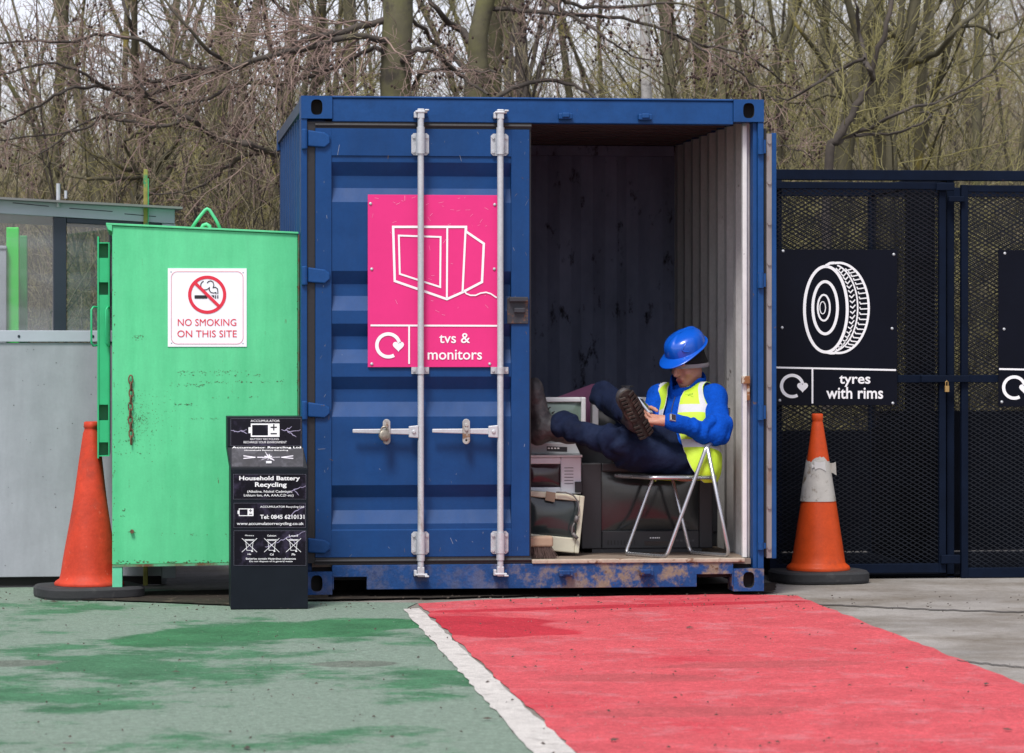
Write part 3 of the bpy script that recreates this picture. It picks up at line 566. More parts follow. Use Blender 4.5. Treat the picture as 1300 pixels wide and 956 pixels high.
def label(pl, x0, y0, x1, y1, m, name='label'):
    mb = MB(); mb.add([on(pl, *k(x, y), .0022) for x, y in ((x0, y0), (x1, y0), (x1, y1), (x0, y1))], [(0, 1, 2, 3)]); return mb.build(name, m, bb)
edge = M('label_edge', (.10, .10, .13), .4)
def frame(pl, x0, y0, x1, y1): MB().stroke(pl, [k(x0, y0), k(x1, y0), k(x1, y1), k(x0, y1)], .35, True, off=.0028).build('label_border', edge, bb)
def bolts(pl, lists):
    mb = MB(); r = random.Random(3)
    for pts in lists:
        q = []
        for a, b in zip(pts, pts[1:]):
            for i in range(5): q.append((a[0]+(b[0]-a[0])*i/5+r.uniform(-2.5, 2.5), a[1]+(b[1]-a[1])*i/5+r.uniform(-3.5, 3.5)))
        q.append(pts[-1])
        for i in range(len(q)-1):
            w = 1.5*(1-abs(i/(len(q)-1)-.35)); mb.stroke(pl, [k(*q[i]), k(*q[i+1])], max(.3, w*.55), off=.0030)
    mb.build('lightning_print', bolt_l, bb)
label(HP, 46, 76, 362, 198, lab); frame(HP, 46, 76, 362, 198)
label(SP, 50, 208, 372, 292, grey_lab)
label(F, 58, 326, 384, 438, lab); frame(F, 58, 326, 384, 438)
label(F, 60, 456, 382, 566, lab); frame(F, 60, 456, 382, 566)
label(F, 60, 580, 384, 736, lab); frame(F, 60, 580, 384, 736)
bolts(HP, [[(48, 128), (75, 136), (118, 124)], [(90, 133), (120, 142)], [(272, 122), (310, 136), (360, 126)], [(300, 132), (340, 158)], [(290, 128), (320, 112)]])
bolts(F, [[(300, 412), (340, 392), (384, 378)], [(330, 398), (352, 420)], [(300, 520), (345, 488), (380, 470)], [(250, 632), (300, 610), (345, 600), (382, 582)], [(310, 607), (340, 640)], [(200, 655), (250, 632)]])
def battery(pl, x0, y0, x1, y1):
    mb = MB(); w = x1-x0; h = y1-y0; t = h*.10
    def r_(a, b, c, d, off=.0034): mb.fill(pl, [k(a, b), k(c, b), k(c, d), k(a, d)], off)
    mid = x0+w*.60
    r_(x0, y0, mid, y0+t); r_(x0, y1-t, mid, y1); r_(x0, y0+t, x0+t, y1-t); r_(x0-w*.08, y0+h*.28, x0, y1-h*.28)
    r_(mid, y0, x1, y1)
    mb.build('battery_symbol', white, bb); mb = MB(); cx_ = (mid+x1)/2; l = w*.11
    def d_(a, b, c, d): mb.fill(pl, [k(a, b), k(c, b), k(c, d), k(a, d)], .0044)
    d_(cx_-l, y0+h*.28-t*.5, cx_+l, y0+h*.28+t*.5); d_(cx_-t*.5, y0+h*.28-l, cx_+t*.5, y0+h*.28-t*.5); d_(cx_-t*.5, y0+h*.28+t*.5, cx_+t*.5, y0+h*.28+l); d_(cx_-l, y0+h*.76-t*.5, cx_+l, y0+h*.76+t*.5)
    mb.build('plus_minus', black_p, bb)
battery(HP, 136, 98, 265, 158); battery(F, 82, 480, 148, 514)
mb = MB()
T = lambda pl, st, x0, y0, x1, y1, bo=.008: MB().text(pl, st, *k(x0, y0), *k(x1, y1), off=.0034, bold=bo).build('lettering', white, bb)
T(HP, 'ACCUMULATOR', 135, 81, 266, 91, .0); T(HP, 'BATTERY RECYCLING', 134, 164, 262, 172, .0); T(HP, 'RECHARGE YOUR ENVIRONMENT', 104, 177, 297, 187, .0)
T(SP, 'Accumulator Recycling Ltd', 52, 201, 362, 212, .008); T(SP, 'Household Battery Recycling', 108, 216, 304, 222, .01)
T(F, 'Household Battery', 84, 334, 357, 359, .024); T(F, 'Recycling', 155, 362, 297, 389, .024)
T(F, '(Alkaline, Nickel Cadmium,', 120, 398, 322, 412, .008); T(F, 'Lithium Ion, AA, AAA,C,D etc)', 105, 415, 328, 429, .008)
T(F, 'ACCUMULATOR Recycling Ltd', 178, 468, 374, 479, .01); T(F, 'Tel: 0845 6210131', 178, 508, 377, 527, .016); T(F, 'www.accumulatorrecycling.co.uk', 73, 541, 374, 558, .008)
for x, a_, b_ in ((130, 'Mercury', 'Hg'), (230, 'Cadmium', 'Cd'), (328, 'Lead', 'Pb')): T(F, a_, x-20, 598, x+20, 606, .01); T(F, b_, x-8, 682, x+8, 691, .02)
T(F, 'Batteries contain Hazardous substances', 114, 701, 338, 710, .01); T(F, 'Do not dispose of in general waste', 130, 714, 324, 723, .01)
mb = MB()
for x in (130, 230, 328):
    mb.stroke(F, [k(x-34, 614), k(x+34, 676)], .62, off=.0034).stroke(F, [k(x+34, 614), k(x-34, 676)], .62, off=.0038)
    mb.stroke(F, [k(x-17, 624), k(x+17, 624), k(x+12, 668), k(x-12, 668)], .55, True, off=.0042).stroke(F, [k(x-22, 620), k(x+22, 620)], .7, off=.0045).stroke(F, [k(x+8, 672), k(x+16, 672)], 1.6, off=.0045)
mb.build('crossed_bin_symbol', white, bb)
mb = MB(); r = random.Random(9)
for i in range(26):
    a = r.uniform(0, 6.28); l = r.uniform(12, 46); mb.stroke(SP, [k(215, 250), k(215+math.cos(a)*l*1.15, 250+math.sin(a)*l*.6)], r.uniform(.4, 1.1), off=.003+i*.00008)
for sx in (-1, 1):
    for dy in (-7, 5): mb.stroke(SP, [k(215+sx*58, 250), k(215+sx*112, 250+dy)], 1.1, off=.0032+dy*.00005)
mb.build('burst_print', M('burst', (.62, .60, .66), .4), bb)
c = on(SP, *k(217, 272)); MB().box(c.x-.014, c.x+.014, c.y-.012, c.y+.01, c.z-.006, c.z+.006).build('slot_latch', whitep, bb, bevel=.002)

# ------------------------------------------------------------------ traffic cones
def oct_base(r, h, rot=0, sq=1.0, n=8): return [(r*math.cos(rot+2*math.pi*i/n)*sq, r*math.sin(rot+2*math.pi*i/n)) for i in range(n)]
def cone_base(c, r, h, n, rot, parent, p4=2.0):
    vs = [];
    N = 48; pr = [(r*.985, 0), (r, .012), (r, h-.012), (r-.012, h)]
    mb = MB(); rows = []
    for rr_, z in pr:
        row = []
        for i in range(N):
            a = 2*math.pi*i/N; cc, ss = math.cos(a), math.sin(a); q_ = (abs(cc)**p4+abs(ss)**p4)**(-1/p4)
            row.append((c[0]+rr_*q_*(cc*math.cos(rot)-ss*math.sin(rot)), c[1]+rr_*q_*(cc*math.sin(rot)+ss*math.cos(rot)), z+.005))
        rows.append(row)
    for i in range(3): o = len(mb.v); mb.add(rows[i]+rows[i+1], [(j, (j+1) % N, N+(j+1) % N, N+j) for j in range(N)])
    mb.add(rows[3], [tuple(range(N))]); mb.build('base', rubber, parent, angle=35)
cl = at(113, 757, .30); cl.z = 0
c1 = thing('traffic_cone', 'faded dented red traffic cone with no white band, beside the green cabinet', 'traffic cone', cl)
cone_base((cl.x, cl.y), .275, .06, 8, .25, c1, 3.2)
def dent(a, z): return V(.008*math.sin(3*a+z*9)*(1-z*.8), .010*math.sin(2*a+z*7+1), 0)*(.6 if z > .1 else .2)+V(.012*z, 0, 0)
hh = at(113, 535, .30).z
prof = [(.180, .066), (.182, .075), (.176, .085), (.154, .10), (.145, .13)]+[(.145-(.145-.040)*t, .13+(hh-.06-.13)*t) for t in [i/14 for i in range(1, 15)]]+[(.036, hh-.05), (.033, hh-.035), (.038, hh-.03), (.036, hh-.004), (.026, hh), (.022, hh-.01)]
MB().lathe(prof, (cl.x, cl.y, 0), 40, jit=dent, caps=False).build('cone_body', cone_r, c1, smooth=True)
cr = at(1039, 747, .98); cr.z = 0
c2 = thing('traffic_cone', 'orange traffic cone with a dirty torn white band, in front of the black cage', 'traffic cone', cr)
cone_base((cr.x, cr.y), .265, .062, 8, 0.1, c2, 3.0)
vz2 = lambda v: at(1039, v, .98).z
ht = vz2(525); zs1, zs0 = vz2(584), vz2(636)
def rad(z): return .150-(.150-.030)*(z-.11)/(ht-.05-.11)
def tilt(a, z): return V(-.006*z, 0, 0)+V(.003*math.sin(2*a+4*z), 0, 0)
prof = [(.176, .068), (.178, .080), (.172, .09), (.153, .105)]+[(rad(z), z) for z in [.11+(ht-.05-.11)*i/16 for i in range(17)]]+[(.027, ht-.042), (.031, ht-.036), (.031, ht-.006), (.027, ht), (.02, ht-.012)]
cb = MB().lathe(prof, (cr.x, cr.y, 0), 40, jit=tilt, caps=False).build('cone_body', cone_o, c2, smooth=True)
rt_ = random.Random(4)
mb = MB(); N = 40; rows = []
top = [zs1+(.016*math.sin(a*3*2*math.pi/N)+.012*rt_.random()) for a in range(N)]
for j in range(7):
    row = []
    for i in range(N+1):
        i_ = i % N; a = 2*math.pi*i/N; z = zs0+(top[i_]-zs0)*j/6; r_ = rad(z)+.0035; row.append((cr.x+r_*math.cos(a)-.006*z, cr.y+r_*math.sin(a), z))
    rows.append(row)
mb.sheet(rows); mb.build('reflective_sleeve', sleeve_m, c2, smooth=True)
def scrap(u0, v0, u1, v1, y, bend, name='torn_paper', m=paper):
    mb = MB(); rows = []
    for i in range(6):
        t = i/5; rows.append([at(u0+(u1-u0)*t, v0+2*math.sin(t*3), y-bend*math.sin(t*2.2)), at(u0+(u1-u0)*t+1, v1-2*math.sin(t*4), y-bend*.6*math.sin(t*2.4))])
    mb.sheet(rows); mb.build(name, m, c2, smooth=True)
yf = cr.y-rad(vz2(590))-.008
scrap(1033.5, 585, 1047.5, 596.5, yf, .004); scrap(1030, 588, 1036, 595, yf+.006, .002); scrap(1050, 586, 1061, 602, yf+.06, .03, m=sleeve_m); scrap(1028, 602, 1036, 605, yf+.012, .004); scrap(1041, 582, 1047, 586, yf+.02, .004, m=sleeve_m)

# ------------------------------------------------------------------ wire cage for tyres
KY = 1.22
def xz(u, v, y=KY): p = at(u, v, y); return p.x, p.z
cage = thing('metal_cage', 'tall black steel cage with expanded mesh gates behind the orange cone', 'cage', (at(1202, 700, KY).x, KY+1.1, 0))
def mesh_panel(x0, x1, z0, z1, fn, pw=.046, ph=.0255, wd=.0042, th=.004):
    """expanded metal: two families of strands clipped to the rectangle; fn maps (a, z, depth) to a point"""
    mb = MB(); sl = ph/pw
    for fam in (1, -1):
        c0_, c1_ = (z0-sl*x1, z1-sl*x0) if fam == 1 else (z0+sl*x0, z1+sl*x1); c_ = c0_
        while c_ < c1_:
            if fam == 1: a0, a1 = (z0-c_)/sl, (z1-c_)/sl
            else: a0, a1 = (c_-z1)/sl, (c_-z0)/sl
            a0 = max(a0, x0); a1 = min(a1, x1)
            if a1-a0 > .004:
                za, zb_ = (c_+sl*a0, c_+sl*a1) if fam == 1 else (c_-sl*a0, c_-sl*a1); d = .002 if fam == 1 else -.002
                w = wd*.75
                mb.add([fn(a0, za-w, d), fn(a1, zb_-w, d), fn(a1, zb_+w, d-.003), fn(a0, za+w, d-.003)], [(0, 1, 2, 3)])
            c_ += ph
    return mb
zt0, zt1 = xz(1100, 229)[1], xz(1100, 216)[1]
x0c = xz(978, 0)[0]; x1c = at(1465, 0, KY).x; YB = KY+2.0
fr = MB().box(x0c, x1c, KY-.03, KY+.03, zt0, zt1).box(x0c, x1c, YB-.03, YB+.03, zt0, zt1).box(x0c, x0c+.06, KY+.031, YB-.031, zt0, zt1-.002).box(x1c-.06, x1c, KY+.031, YB-.031, zt0, zt1-.002)
xm0, xm1 = xz(1201, 0)[0], xz(1210.5, 0)[0]
fr.box(xm0, xm1, KY-.02, KY+.03, .003, zt0-.001)
for x in (x0c, x1c-.06):
    for y in (KY-.03, YB-.03): fr.box(x, x+.06, y, y+.06, .003, zt0-.001)
fr.box(xm0, xm1, YB-.03, YB+.03, .003, zt0-.001).box(xm0, xm1, KY+.031, YB-.031, zt0, zt1-.003)
fr.build('frame', navy, cage, bevel=.003)
pan = lambda y: (lambda a, z, d: V(a, y+d, z))
pany = lambda x: (lambda a, z, d: V(x+d, a, z))
def gate(ul, ur, vt0, vt1, vb0, vb1, st=9.0):
    xa, xb = xz(ul, 0)[0], xz(ur, 0)[0]; t = st/4200*18.4; y0, y1 = KY-.075, KY-.035
    za, zb_ = at(1100, vb1, KY-.07).z, at(1100, vt0, KY-.07).z; zi0, zi1 = at(1100, vb0, KY-.07).z, at(1100, vt1, KY-.07).z
    g = MB().box(xa, xa+t, y0, y1, za, zb_).box(xb-t, xb, y0, y1, za, zb_).box(xa+t, xb-t, y0+.002, y1-.002, zi1, zb_-.001).box(xa+t, xb-t, y0+.002, y1-.002, za+.001, zi0)
    zm = at(1100, 481, KY-.07).z; g.box(xa+t, xb-t, y0+.010, y1-.004, zm-.022, zm+.022)
    go = g.build('gate', navy, cage, bevel=.003)
    mesh_panel(xa+t*.5, xb-t*.5, zi0-.01, zi1+.01, pan(y1-.012), ).build('mesh', meshm, go)
    return go
gl = gate(974, 1197, 231, 240, 716, 728); gr_ = gate(1216.5, 1450, 234, 243, 722, 735)
c = at(1199, 238, KY-.08); MB().box(c.x-.05, c.x+.055, KY-.10, KY-.076, c.z-.018, c.z+.026).build('hook', navy, gl, bevel=.004)
c = at(1217, 252, KY-.08); MB().box(c.x-.06, c.x+.03, KY-.10, KY-.076, c.z-.02, c.z+.012).build('hook', navy, gr_, bevel=.004)
c = at(1205, 711, KY-.08); MB().box(c.x-.05, c.x+.06, KY-.10, KY-.076, c.z-.02, c.z+.03).build('hinge', navy, gl, bevel=.004)
c = at(1200, 481, KY-.09); MB().box(c.x-.14, c.x+.14, KY-.10, KY-.078, c.z-.02, c.z+.02).build('slide_bolt', navy, gl, bevel=.004)
mesh_panel(x0c+.03, xm0, .10, zt0, pan(YB)).build('mesh', meshm, cage); mesh_panel(xm1, x1c-.03, .10, zt0, pan(YB)).build('mesh', meshm, cage)
mesh_panel(KY+.03, YB-.03, .10, zt0, pany(xm0+.02)).build('mesh', meshm, cage)
mesh_panel(KY+.03, YB-.03, .10, zt0, pany(x1c-.03)).build('mesh', meshm, cage)
zb1 = at(1080, 546, YB).z
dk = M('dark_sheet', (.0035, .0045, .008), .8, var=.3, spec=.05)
MB().box(x0c+.03, x1c-.03, KY-.02, YB-.05, .010, .022).build('floor_shade_sheet', dk, cage)  # dark sheet added so the cage floor looks shaded
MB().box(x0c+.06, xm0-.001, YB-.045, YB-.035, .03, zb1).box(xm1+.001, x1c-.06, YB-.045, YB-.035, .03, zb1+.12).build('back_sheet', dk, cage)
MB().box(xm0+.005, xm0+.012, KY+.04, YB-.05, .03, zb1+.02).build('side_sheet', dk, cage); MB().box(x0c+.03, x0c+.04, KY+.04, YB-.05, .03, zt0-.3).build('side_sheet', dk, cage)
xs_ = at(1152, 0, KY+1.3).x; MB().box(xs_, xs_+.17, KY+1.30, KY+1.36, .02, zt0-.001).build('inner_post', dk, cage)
p = at(1202, 489, KY-.11)
mb = MB().box(p.x-.012, p.x+.012, p.y-.009, p.y+.009, p.z-.038, p.z-.004).tube([(p.x-.007, p.y, p.z-.005), (p.x-.007, p.y, p.z+.018), (p.x, p.y, p.z+.024), (p.x+.007, p.y, p.z+.018), (p.x+.007, p.y, p.z-.005)], .003, 8)
tag(mb.build('padlock', brass, bevel=.002), 'small brass padlock on the bolt between the black mesh gates', 'padlock')
# tyre sign
TP = plane(KY-.088); ts = thing('sign', 'black sign with a white wheel drawing reading tyres with rims', 'sign', at(1063, 515, KY-.088))
s = lambda x, y: (985+x/4.158, 300+y/4.157)
def sign_panel(u0, u1, v0, v1, root, nm='panel'):
    a = at(u0, v0, TP[0].y); b = at(u1, v1, TP[0].y); MB().box(a.x, b.x, TP[0].y, TP[0].y+.006, b.z, a.z).build(nm, blackp, root, bevel=.001)
sign_panel(982, 1139, 316.5, 514.5, ts)
mb = MB()
E_ = lambda cx_, cy_, rx, ry, a0=0, a1=360, n=56: [s(*p) for p in arc(cx_, cy_, rx, ry, a0, a1, n)]
mb.stroke(TP, E_(264, 385, 113, 226)[:-1], 3.7, True).stroke(TP, E_(260, 377, 65, 138)[:-1], 3.6, True).stroke(TP, E_(253, 377, 32, 68)[:-1], 2.2, True).stroke(TP, E_(247, 377, 15, 32)[:-1], 1.1, True)
mb.stroke(TP, E_(330, 378, 160, 238, 97, -97), 2.9, off=.0035).stroke(TP, E_(290, 378, 142, 232, 76, -82), 1.9, off=.004)
mb.stroke(TP, [s(262, 156), s(285, 142), s(310, 140)], 3.2, off=.0045).stroke(TP, [s(265, 612), s(290, 617), s(312, 616)], 3.2, off=.0045)
def ell(cx_, cy_, rx, ry, a): return (cx_+rx*math.cos(math.radians(a)), cy_-ry*math.sin(math.radians(a)))
for a in range(66, -72, -7):
    p0 = ell(264, 385, 127, 232, a); p1 = ell(290, 378, 130, 226, a); mid = ((p0[0]+p1[0])/2, (p0[1]+p1[1])/2+9)
    p0 = (p0[0]+1, p0[1]-5); p1 = (p1[0], p1[1]-5)
    mb.stroke(TP, [s(*p0), s(*mid), s(*p1)], 1.5, off=.003)
for a in range(62, -66, -7):
    p0 = ell(330, 378, 158, 234, a); p1 = ell(316, 378, 140, 226, a); mb.stroke(TP, [s(*p0), s(p1[0]-8, p1[1]+2), s(p1[0]-14, p1[1]-9)], 1.5, off=.003)
mb.build('wheel_drawing', white, ts)
mb = MB().stroke(TP, [s(-8, 692), s(634, 706)], 2.2).stroke(TP, [s(193, 700), s(193, 882)], 2.2, off=.0035); mb.build('divider', white, ts)
mb = MB(); recycle_mark(mb, TP, *s(86, 790), 13.5, 4.0, *s(141, 795), 7); mb.build('recycling_mark', white, ts)
MB().text(TP, 'tyres', *s(334, 733), *s(499, 795), bold=.017).build('lettering', white, ts); MB().text(TP, 'with rims', *s(266, 795), *s(566, 858), bold=.017).build('lettering', white, ts)
for x, y in ((38, 78), (622, 96), (33, 482), (613, 487), (20, 866), (617, 881)): MB().lathe([(.009, 0), (.007, .004), (.003, .006)], on(TP, *s(x, y)), 12, axis=(0, -1, 0)).build('bolt', galv, ts, smooth=True)
t2 = thing('sign', 'black sign on the right mesh gate, cut off by the right edge', 'sign', at(1345, 515, KY-.088))
sign_panel(1267.5, 1424, 317.5, 516, t2)
s = lambda x, y: (1266+x/4.158, 302+y/4.157)
mb = MB().stroke(TP, [s(10, 692), s(654, 706)], 2.2).stroke(TP, [s(213, 700), s(213, 882)], 2.2, off=.0035); mb.build('divider', white, t2)
mb = MB(); recycle_mark(mb, TP, *s(90, 790), 13.5, 4.0, *s(145, 795), 7); mb.build('recycling_mark', white, t2)
for x, y in ((40, 82), (36, 482), (24, 866)): MB().lathe([(.009, 0), (.007, .004), (.003, .006)], on(TP, *s(x, y)), 12, axis=(0, -1, 0)).build('bolt', galv, t2, smooth=True)

# ------------------------------------------------------------------ grey recycling hut at the left
HY = 1.02
ang = math.radians(8); HN = V(-math.sin(ang), math.cos(ang), 0); HPl = (at(100, 735, HY), HN)
hut = thing('glazed_hut', 'grey panelled hut with tall clear windows and a sloping roof behind the red cone', 'hut', V(HPl[0].x-.6, HPl[0].y+.9, 0))
ht_ = V(math.cos(ang), math.sin(ang), 0)
def hq(u, v, off=0): return on(HPl, u, v, off)
def hslab(pts, th, m, name, off=0, parent=None, bevel=.003): return MB().slab([hq(u, v, off) for u, v in pts], HN*th).build(name, m, parent or hut, bevel=bevel)
uL, uR = -130, 222
DH = 1.7
hslab([(uL, 734), (205, 731), (205, 435), (uL, 435)], .05, hutgrey, 'panel')
hslab([(uL, 745), (205, 742), (205, 731.5), (uL, 734.5)], .04, under_m, 'plinth', off=-.03)
hslab([(uL, 434), (205, 434), (205, 420), (uL, 419)], .06, hutlight, 'window_sill', off=.012)
hslab([(uL, 263), (uR, 284), (uR, 263.5), (uL, 243.5)], .06, hutlight, 'fascia', off=.012)
hslab([(68, 419.5), (84.5, 419.5), (84.5, 276), (68, 275)], .05, hutdark, 'post'); hslab([(-108, 419), (-92, 419), (-92, 264), (-108, 263)], .05, hutdark, 'post')
hslab([(206, 734), (223, 734), (223, 284.5), (206, 283)], .06, hutlight, 'post')
hslab([(85, 283), (205, 289.5), (205, 283), (85, 276.3)], .045, hutdark, 'window_head')
for a, b, va, vb in ((-91.5, 67.5, 265.5, 274.8), (85, 205.5, 283.6, 289.4)):
    MB().add([hq(a, 419.8, -.02), hq(b, 419.8, -.02), hq(b, vb, -.02), hq(a, va, -.02)], [(0, 1, 2, 3)]).build('window_pane', glass, hut)
p0, p1 = hq(uL, 243, .10), hq(232, 262.5, .10); p1b = p1+HN*(DH+.2)+V(0, 0, -.05); p0b = p0+HN*(DH+.2)+V(0, 0, -.05)
MB().hexa([p0+V(0, 0, -.012), p1+V(0, 0, -.012), p1, p0, p0b+V(0, 0, -.012), p1b+V(0, 0, -.012), p1b, p0b]).build('roof', M('roof_sheet', (.16, .16, .155), .6), hut)
def back(p, d): return p+HN*d
c_ = [hq(uL, 742), hq(205, 742)]
for i, (u0, u1) in enumerate(((uL, 205),)):
    a, b = hq(u0, 742), hq(u1, 742)
    MB().slab([back(a, DH), back(b, DH), back(b, DH)+V(0, 0, 1.05), back(a, DH)+V(0, 0, 1.05)], HN*.05).build('rear_panel', hutgrey, hut)
    for q0 in (a, b-ht_*.06):
        MB().slab([back(q0, DH-.01)+V(0, 0, 1.06), back(q0, DH-.01)+ht_*.06+V(0, 0, 1.06), back(q0, DH-.01)+ht_*.06+V(0, 0, 2.02), back(q0, DH-.01)+V(0, 0, 2.02)], HN*.05).build('post', hutdark, hut)
a = hq(205, 742); MB().slab([back(a, .07), back(a, DH-.02), back(a, DH-.02)+V(0, 0, 1.3), back(a, .07)+V(0, 0, 1.3)], ht_*.04).build('side_panel', hutgrey, hut)
for u0, u1, v0, v1 in ((16, 62, 257.5, 262), (88, 143, 264.5, 268.5), (158, 198, 271.5, 275)):
    MB().stroke(HPl, [(u0, v0), (u1, v1)], 1.0, off=.014).build('drain_slot', hutdark, hut)
for u in (24, 118, 196): MB().lathe([(.008, 0), (.006, .004), (.002, .005)], on(HPl, u, 427, .012), 10, axis=tuple(-HN)).build('bolt', hutdark, hut)
mb = MB(); r = random.Random(8)
for i in range(40):
    p = on(HPl, r.uniform(2, 138), r.uniform(440, 728), .0015); e = r.uniform(.001, .004); mb.add([p+ht_*e*math.cos(a)+V(0, 0, e*math.sin(a)*.8) for a in (0, 1.3, 2.6, 4, 5.2)], [(0, 1, 2, 3, 4)])
mb.build('chips', M('paint_chips', (.11, .105, .10), .8), hut)
# roof pegs
for u, v0, v1, nm in ((74, 233, 263, 0), (83.5, 242, 252, 0)):
    MB().tube([hq(u, v1, .03), hq(u, v0, .03)], .011 if v1 > 255 else .008, 8).build('roof_peg', galv, hut)
# green posts inside
def post_(u0, u1, v0, y, m, label, depth=.12):
    a = at(u0, v0, y); b = at(u1, v0, y); t = thing('green_post', label, 'post', (a.x, y, 0))
    MB().box(a.x, b.x, y, y+depth, .02, a.z).build('post', m, t, bevel=.006)
    MB().box(a.x-.05, b.x+.05, y-.04, y+depth+.04, .004, .02).build('foot_plate', m, t)
post_(8, 24, 288.5, HY+2.3, green_b, 'bright green square post behind the hut window, the taller of two'); post_(24.5, 34.5, 299, HY+2.7, M('green_shade', (.012, .26, .05), .5), 'darker green square post behind the hut window, the shorter of two')
a = at(-40, 316, HY+2.25); b = at(8, 316, HY+2.25); g_ = MB().box(a.x, b.x, HY+2.25, HY+2.7, .004, a.z).box(a.x-.01, b.x+.002, HY+2.24, HY+2.71, a.z+.0005, a.z+.02)
tag(g_.build('metal_locker', hutgrey, bevel=.004), 'plain grey metal locker seen through the hut window at the left edge', 'locker')
# leaning mossy pole behind the cabinet
pb = at(185, 700, 1.05); pb.z = 0; a = at(182.2, 215, 1.05); b = at(188, 215, 1.05)
pt = thing('wooden_post', 'thin mossy wooden stake rising behind the green cabinet', 'post', pb)
MB().slab([(pb.x-.014, pb.y-.014, .004), (pb.x+.012, pb.y-.014, .004), (b.x-.002, pb.y-.014, a.z), (a.x, pb.y-.014, a.z)], (0, .028, 0)).build('stake', postm, pt, bevel=.003)
MB().box(b.x-.003, b.x+.003, pb.y-.01, pb.y+.02, 1.4, a.z-.05).build('green_strap', green_d, pt)

# ------------------------------------------------------------------ old screens stacked in the container
FZ = fz
def screen_set(name, label, u0, u1, v0, v1, y, depth, case, glassm, su0, su1, sv0, sv1, taper=.6, roll=0., curved=.02, bv=.012, group=None, extra=None):
    """cathode-ray set: bezel, bulged tube face and a back housing that narrows"""
    a = at(u0, v0, y); b = at(u1, v1, y); root = thing(name, label, 'television' if name == 'television' else 'monitor', V((a.x+b.x)/2, y, b.z))
    x0, x1, z1, z0 = a.x, b.x, a.z, b.z; sx0, sx1 = at(su0, 0, y).x, at(su1, 0, y).x; sz1_, sz0_ = at(0, sv0, y).z, at(0, sv1, y).z
    cx_, cz_ = (x0+x1)/2, (z0+z1)/2
    def rt(p): p = V(p); dx, dz = p.x-cx_, p.z-cz_; c, s_ = math.cos(roll), math.sin(roll); return V(cx_+dx*c-dz*s_, p.y, cz_+dx*s_+dz*c)
    def bx(m, *q, mi=0): n0 = len(m.v); m.box(*q); m.v[n0:] = [tuple(rt(p)) for p in m.v[n0:]]
    m = MB(); bx(m, x0, sx0, y, y+.09, z0, z1); bx(m, sx1, x1, y, y+.09, z0, z1); bx(m, sx0, sx1, y, y+.09, sz1_, z1); bx(m, sx0, sx1, y, y+.09, z0, sz0_)
    m.build('bezel', case, root, bevel=bv*.5, seg=2)
    m = MB(); rows = []
    for j in range(9):
        row = []
        for i in range(11):
            p_, q_ = i/10*2-1, j/8*2-1; row.append(rt((sx0+(sx1-sx0)*i/10, y+.020-curved*(1-p_*p_)*(1-q_*q_)**.5, sz0_+(sz1_-sz0_)*j/8)))
        rows.append(row)
    m.sheet(rows); m.build('screen', glassm, root, smooth=True)
    m = MB(); hx, hz = (x1-x0)/2, (z1-z0)/2; e = .985
    P_ = [rt((cx_+sx*hx*k_, yy, cz_+(sz*hz*k_ if sz > 0 else -hz*e))) for yy, k_ in ((y+.091, e), (y+depth, taper)) for sx, sz in ((-1, -1), (1, -1), (1, 1), (-1, 1))]
    m.hexa(P_); m.build('housing', case, root, bevel=bv)
    return root, (x0, x1, z0, z1, y, rt)
def scr(name, col, rough=.12): return M(name, col, rough, var=.25, vscale=4, spec=.6)
dark_case = M('dark_tv_case', (.017, .018, .022), .45, var=.2); silver = M('silver_case', (.66, .68, .74), .4, var=.08); cream = M('cream_case', (.54, .515, .40), .5, var=.12, patch=(.28, .25, .18), pscale=7, plo=.58, phi=.75)
greyc = M('grey_case', (.60, .61, .62), .5, var=.1); midgrey = M('mid_grey_case', (.38, .40, .42), .5, var=.1)
# wide dark set
big, q_ = screen_set('television', 'large dark widescreen television on the floor behind the folding chair', 738, 905, 588, 696, .60, .42, dark_case, scr('dark_screen', (.022, .026, .028)), 764, 888, 602, 679, taper=.7)
FZB = at(820, 697, .92).z
m = MB(); z = q_[2]; m.box(q_[0]+.06, q_[1]-.06, .61, .95, FZ+.001, z-.0005); m.build('plinth', dark_case, big)
pl_ = plane(.60); m = MB()
for i, u in enumerate((825, 828.2, 831, 833.6, 836)): m.stroke(pl_, [(u, 682.8), (u+1.9, 682.8)], 1.6, off=.002)
m.build('maker_mark', white, big)
m = MB().stroke(pl_, [(818, 690), (850, 690)], 5.5, off=.002); m.build('front_flap', M('gloss_flap', (.01, .01, .012), .2), big)
mb = MB()
for i in range(9): mb.stroke(pl_, [(772+i*4.2, 686), (772+i*4.2, 692)], 1.1, off=.0015)
mb.build('speaker_grille', M('grille', (.006, .006, .007), .7), big)
mb = MB()
for i in range(5): mb.fill(pl_, [(858+i*5, 685), (861.5+i*5, 685), (861.5+i*5, 687.5), (858+i*5, 687.5)], .0015)
mb.build('buttons', M('tv_button', (.06, .06, .065), .4), big)
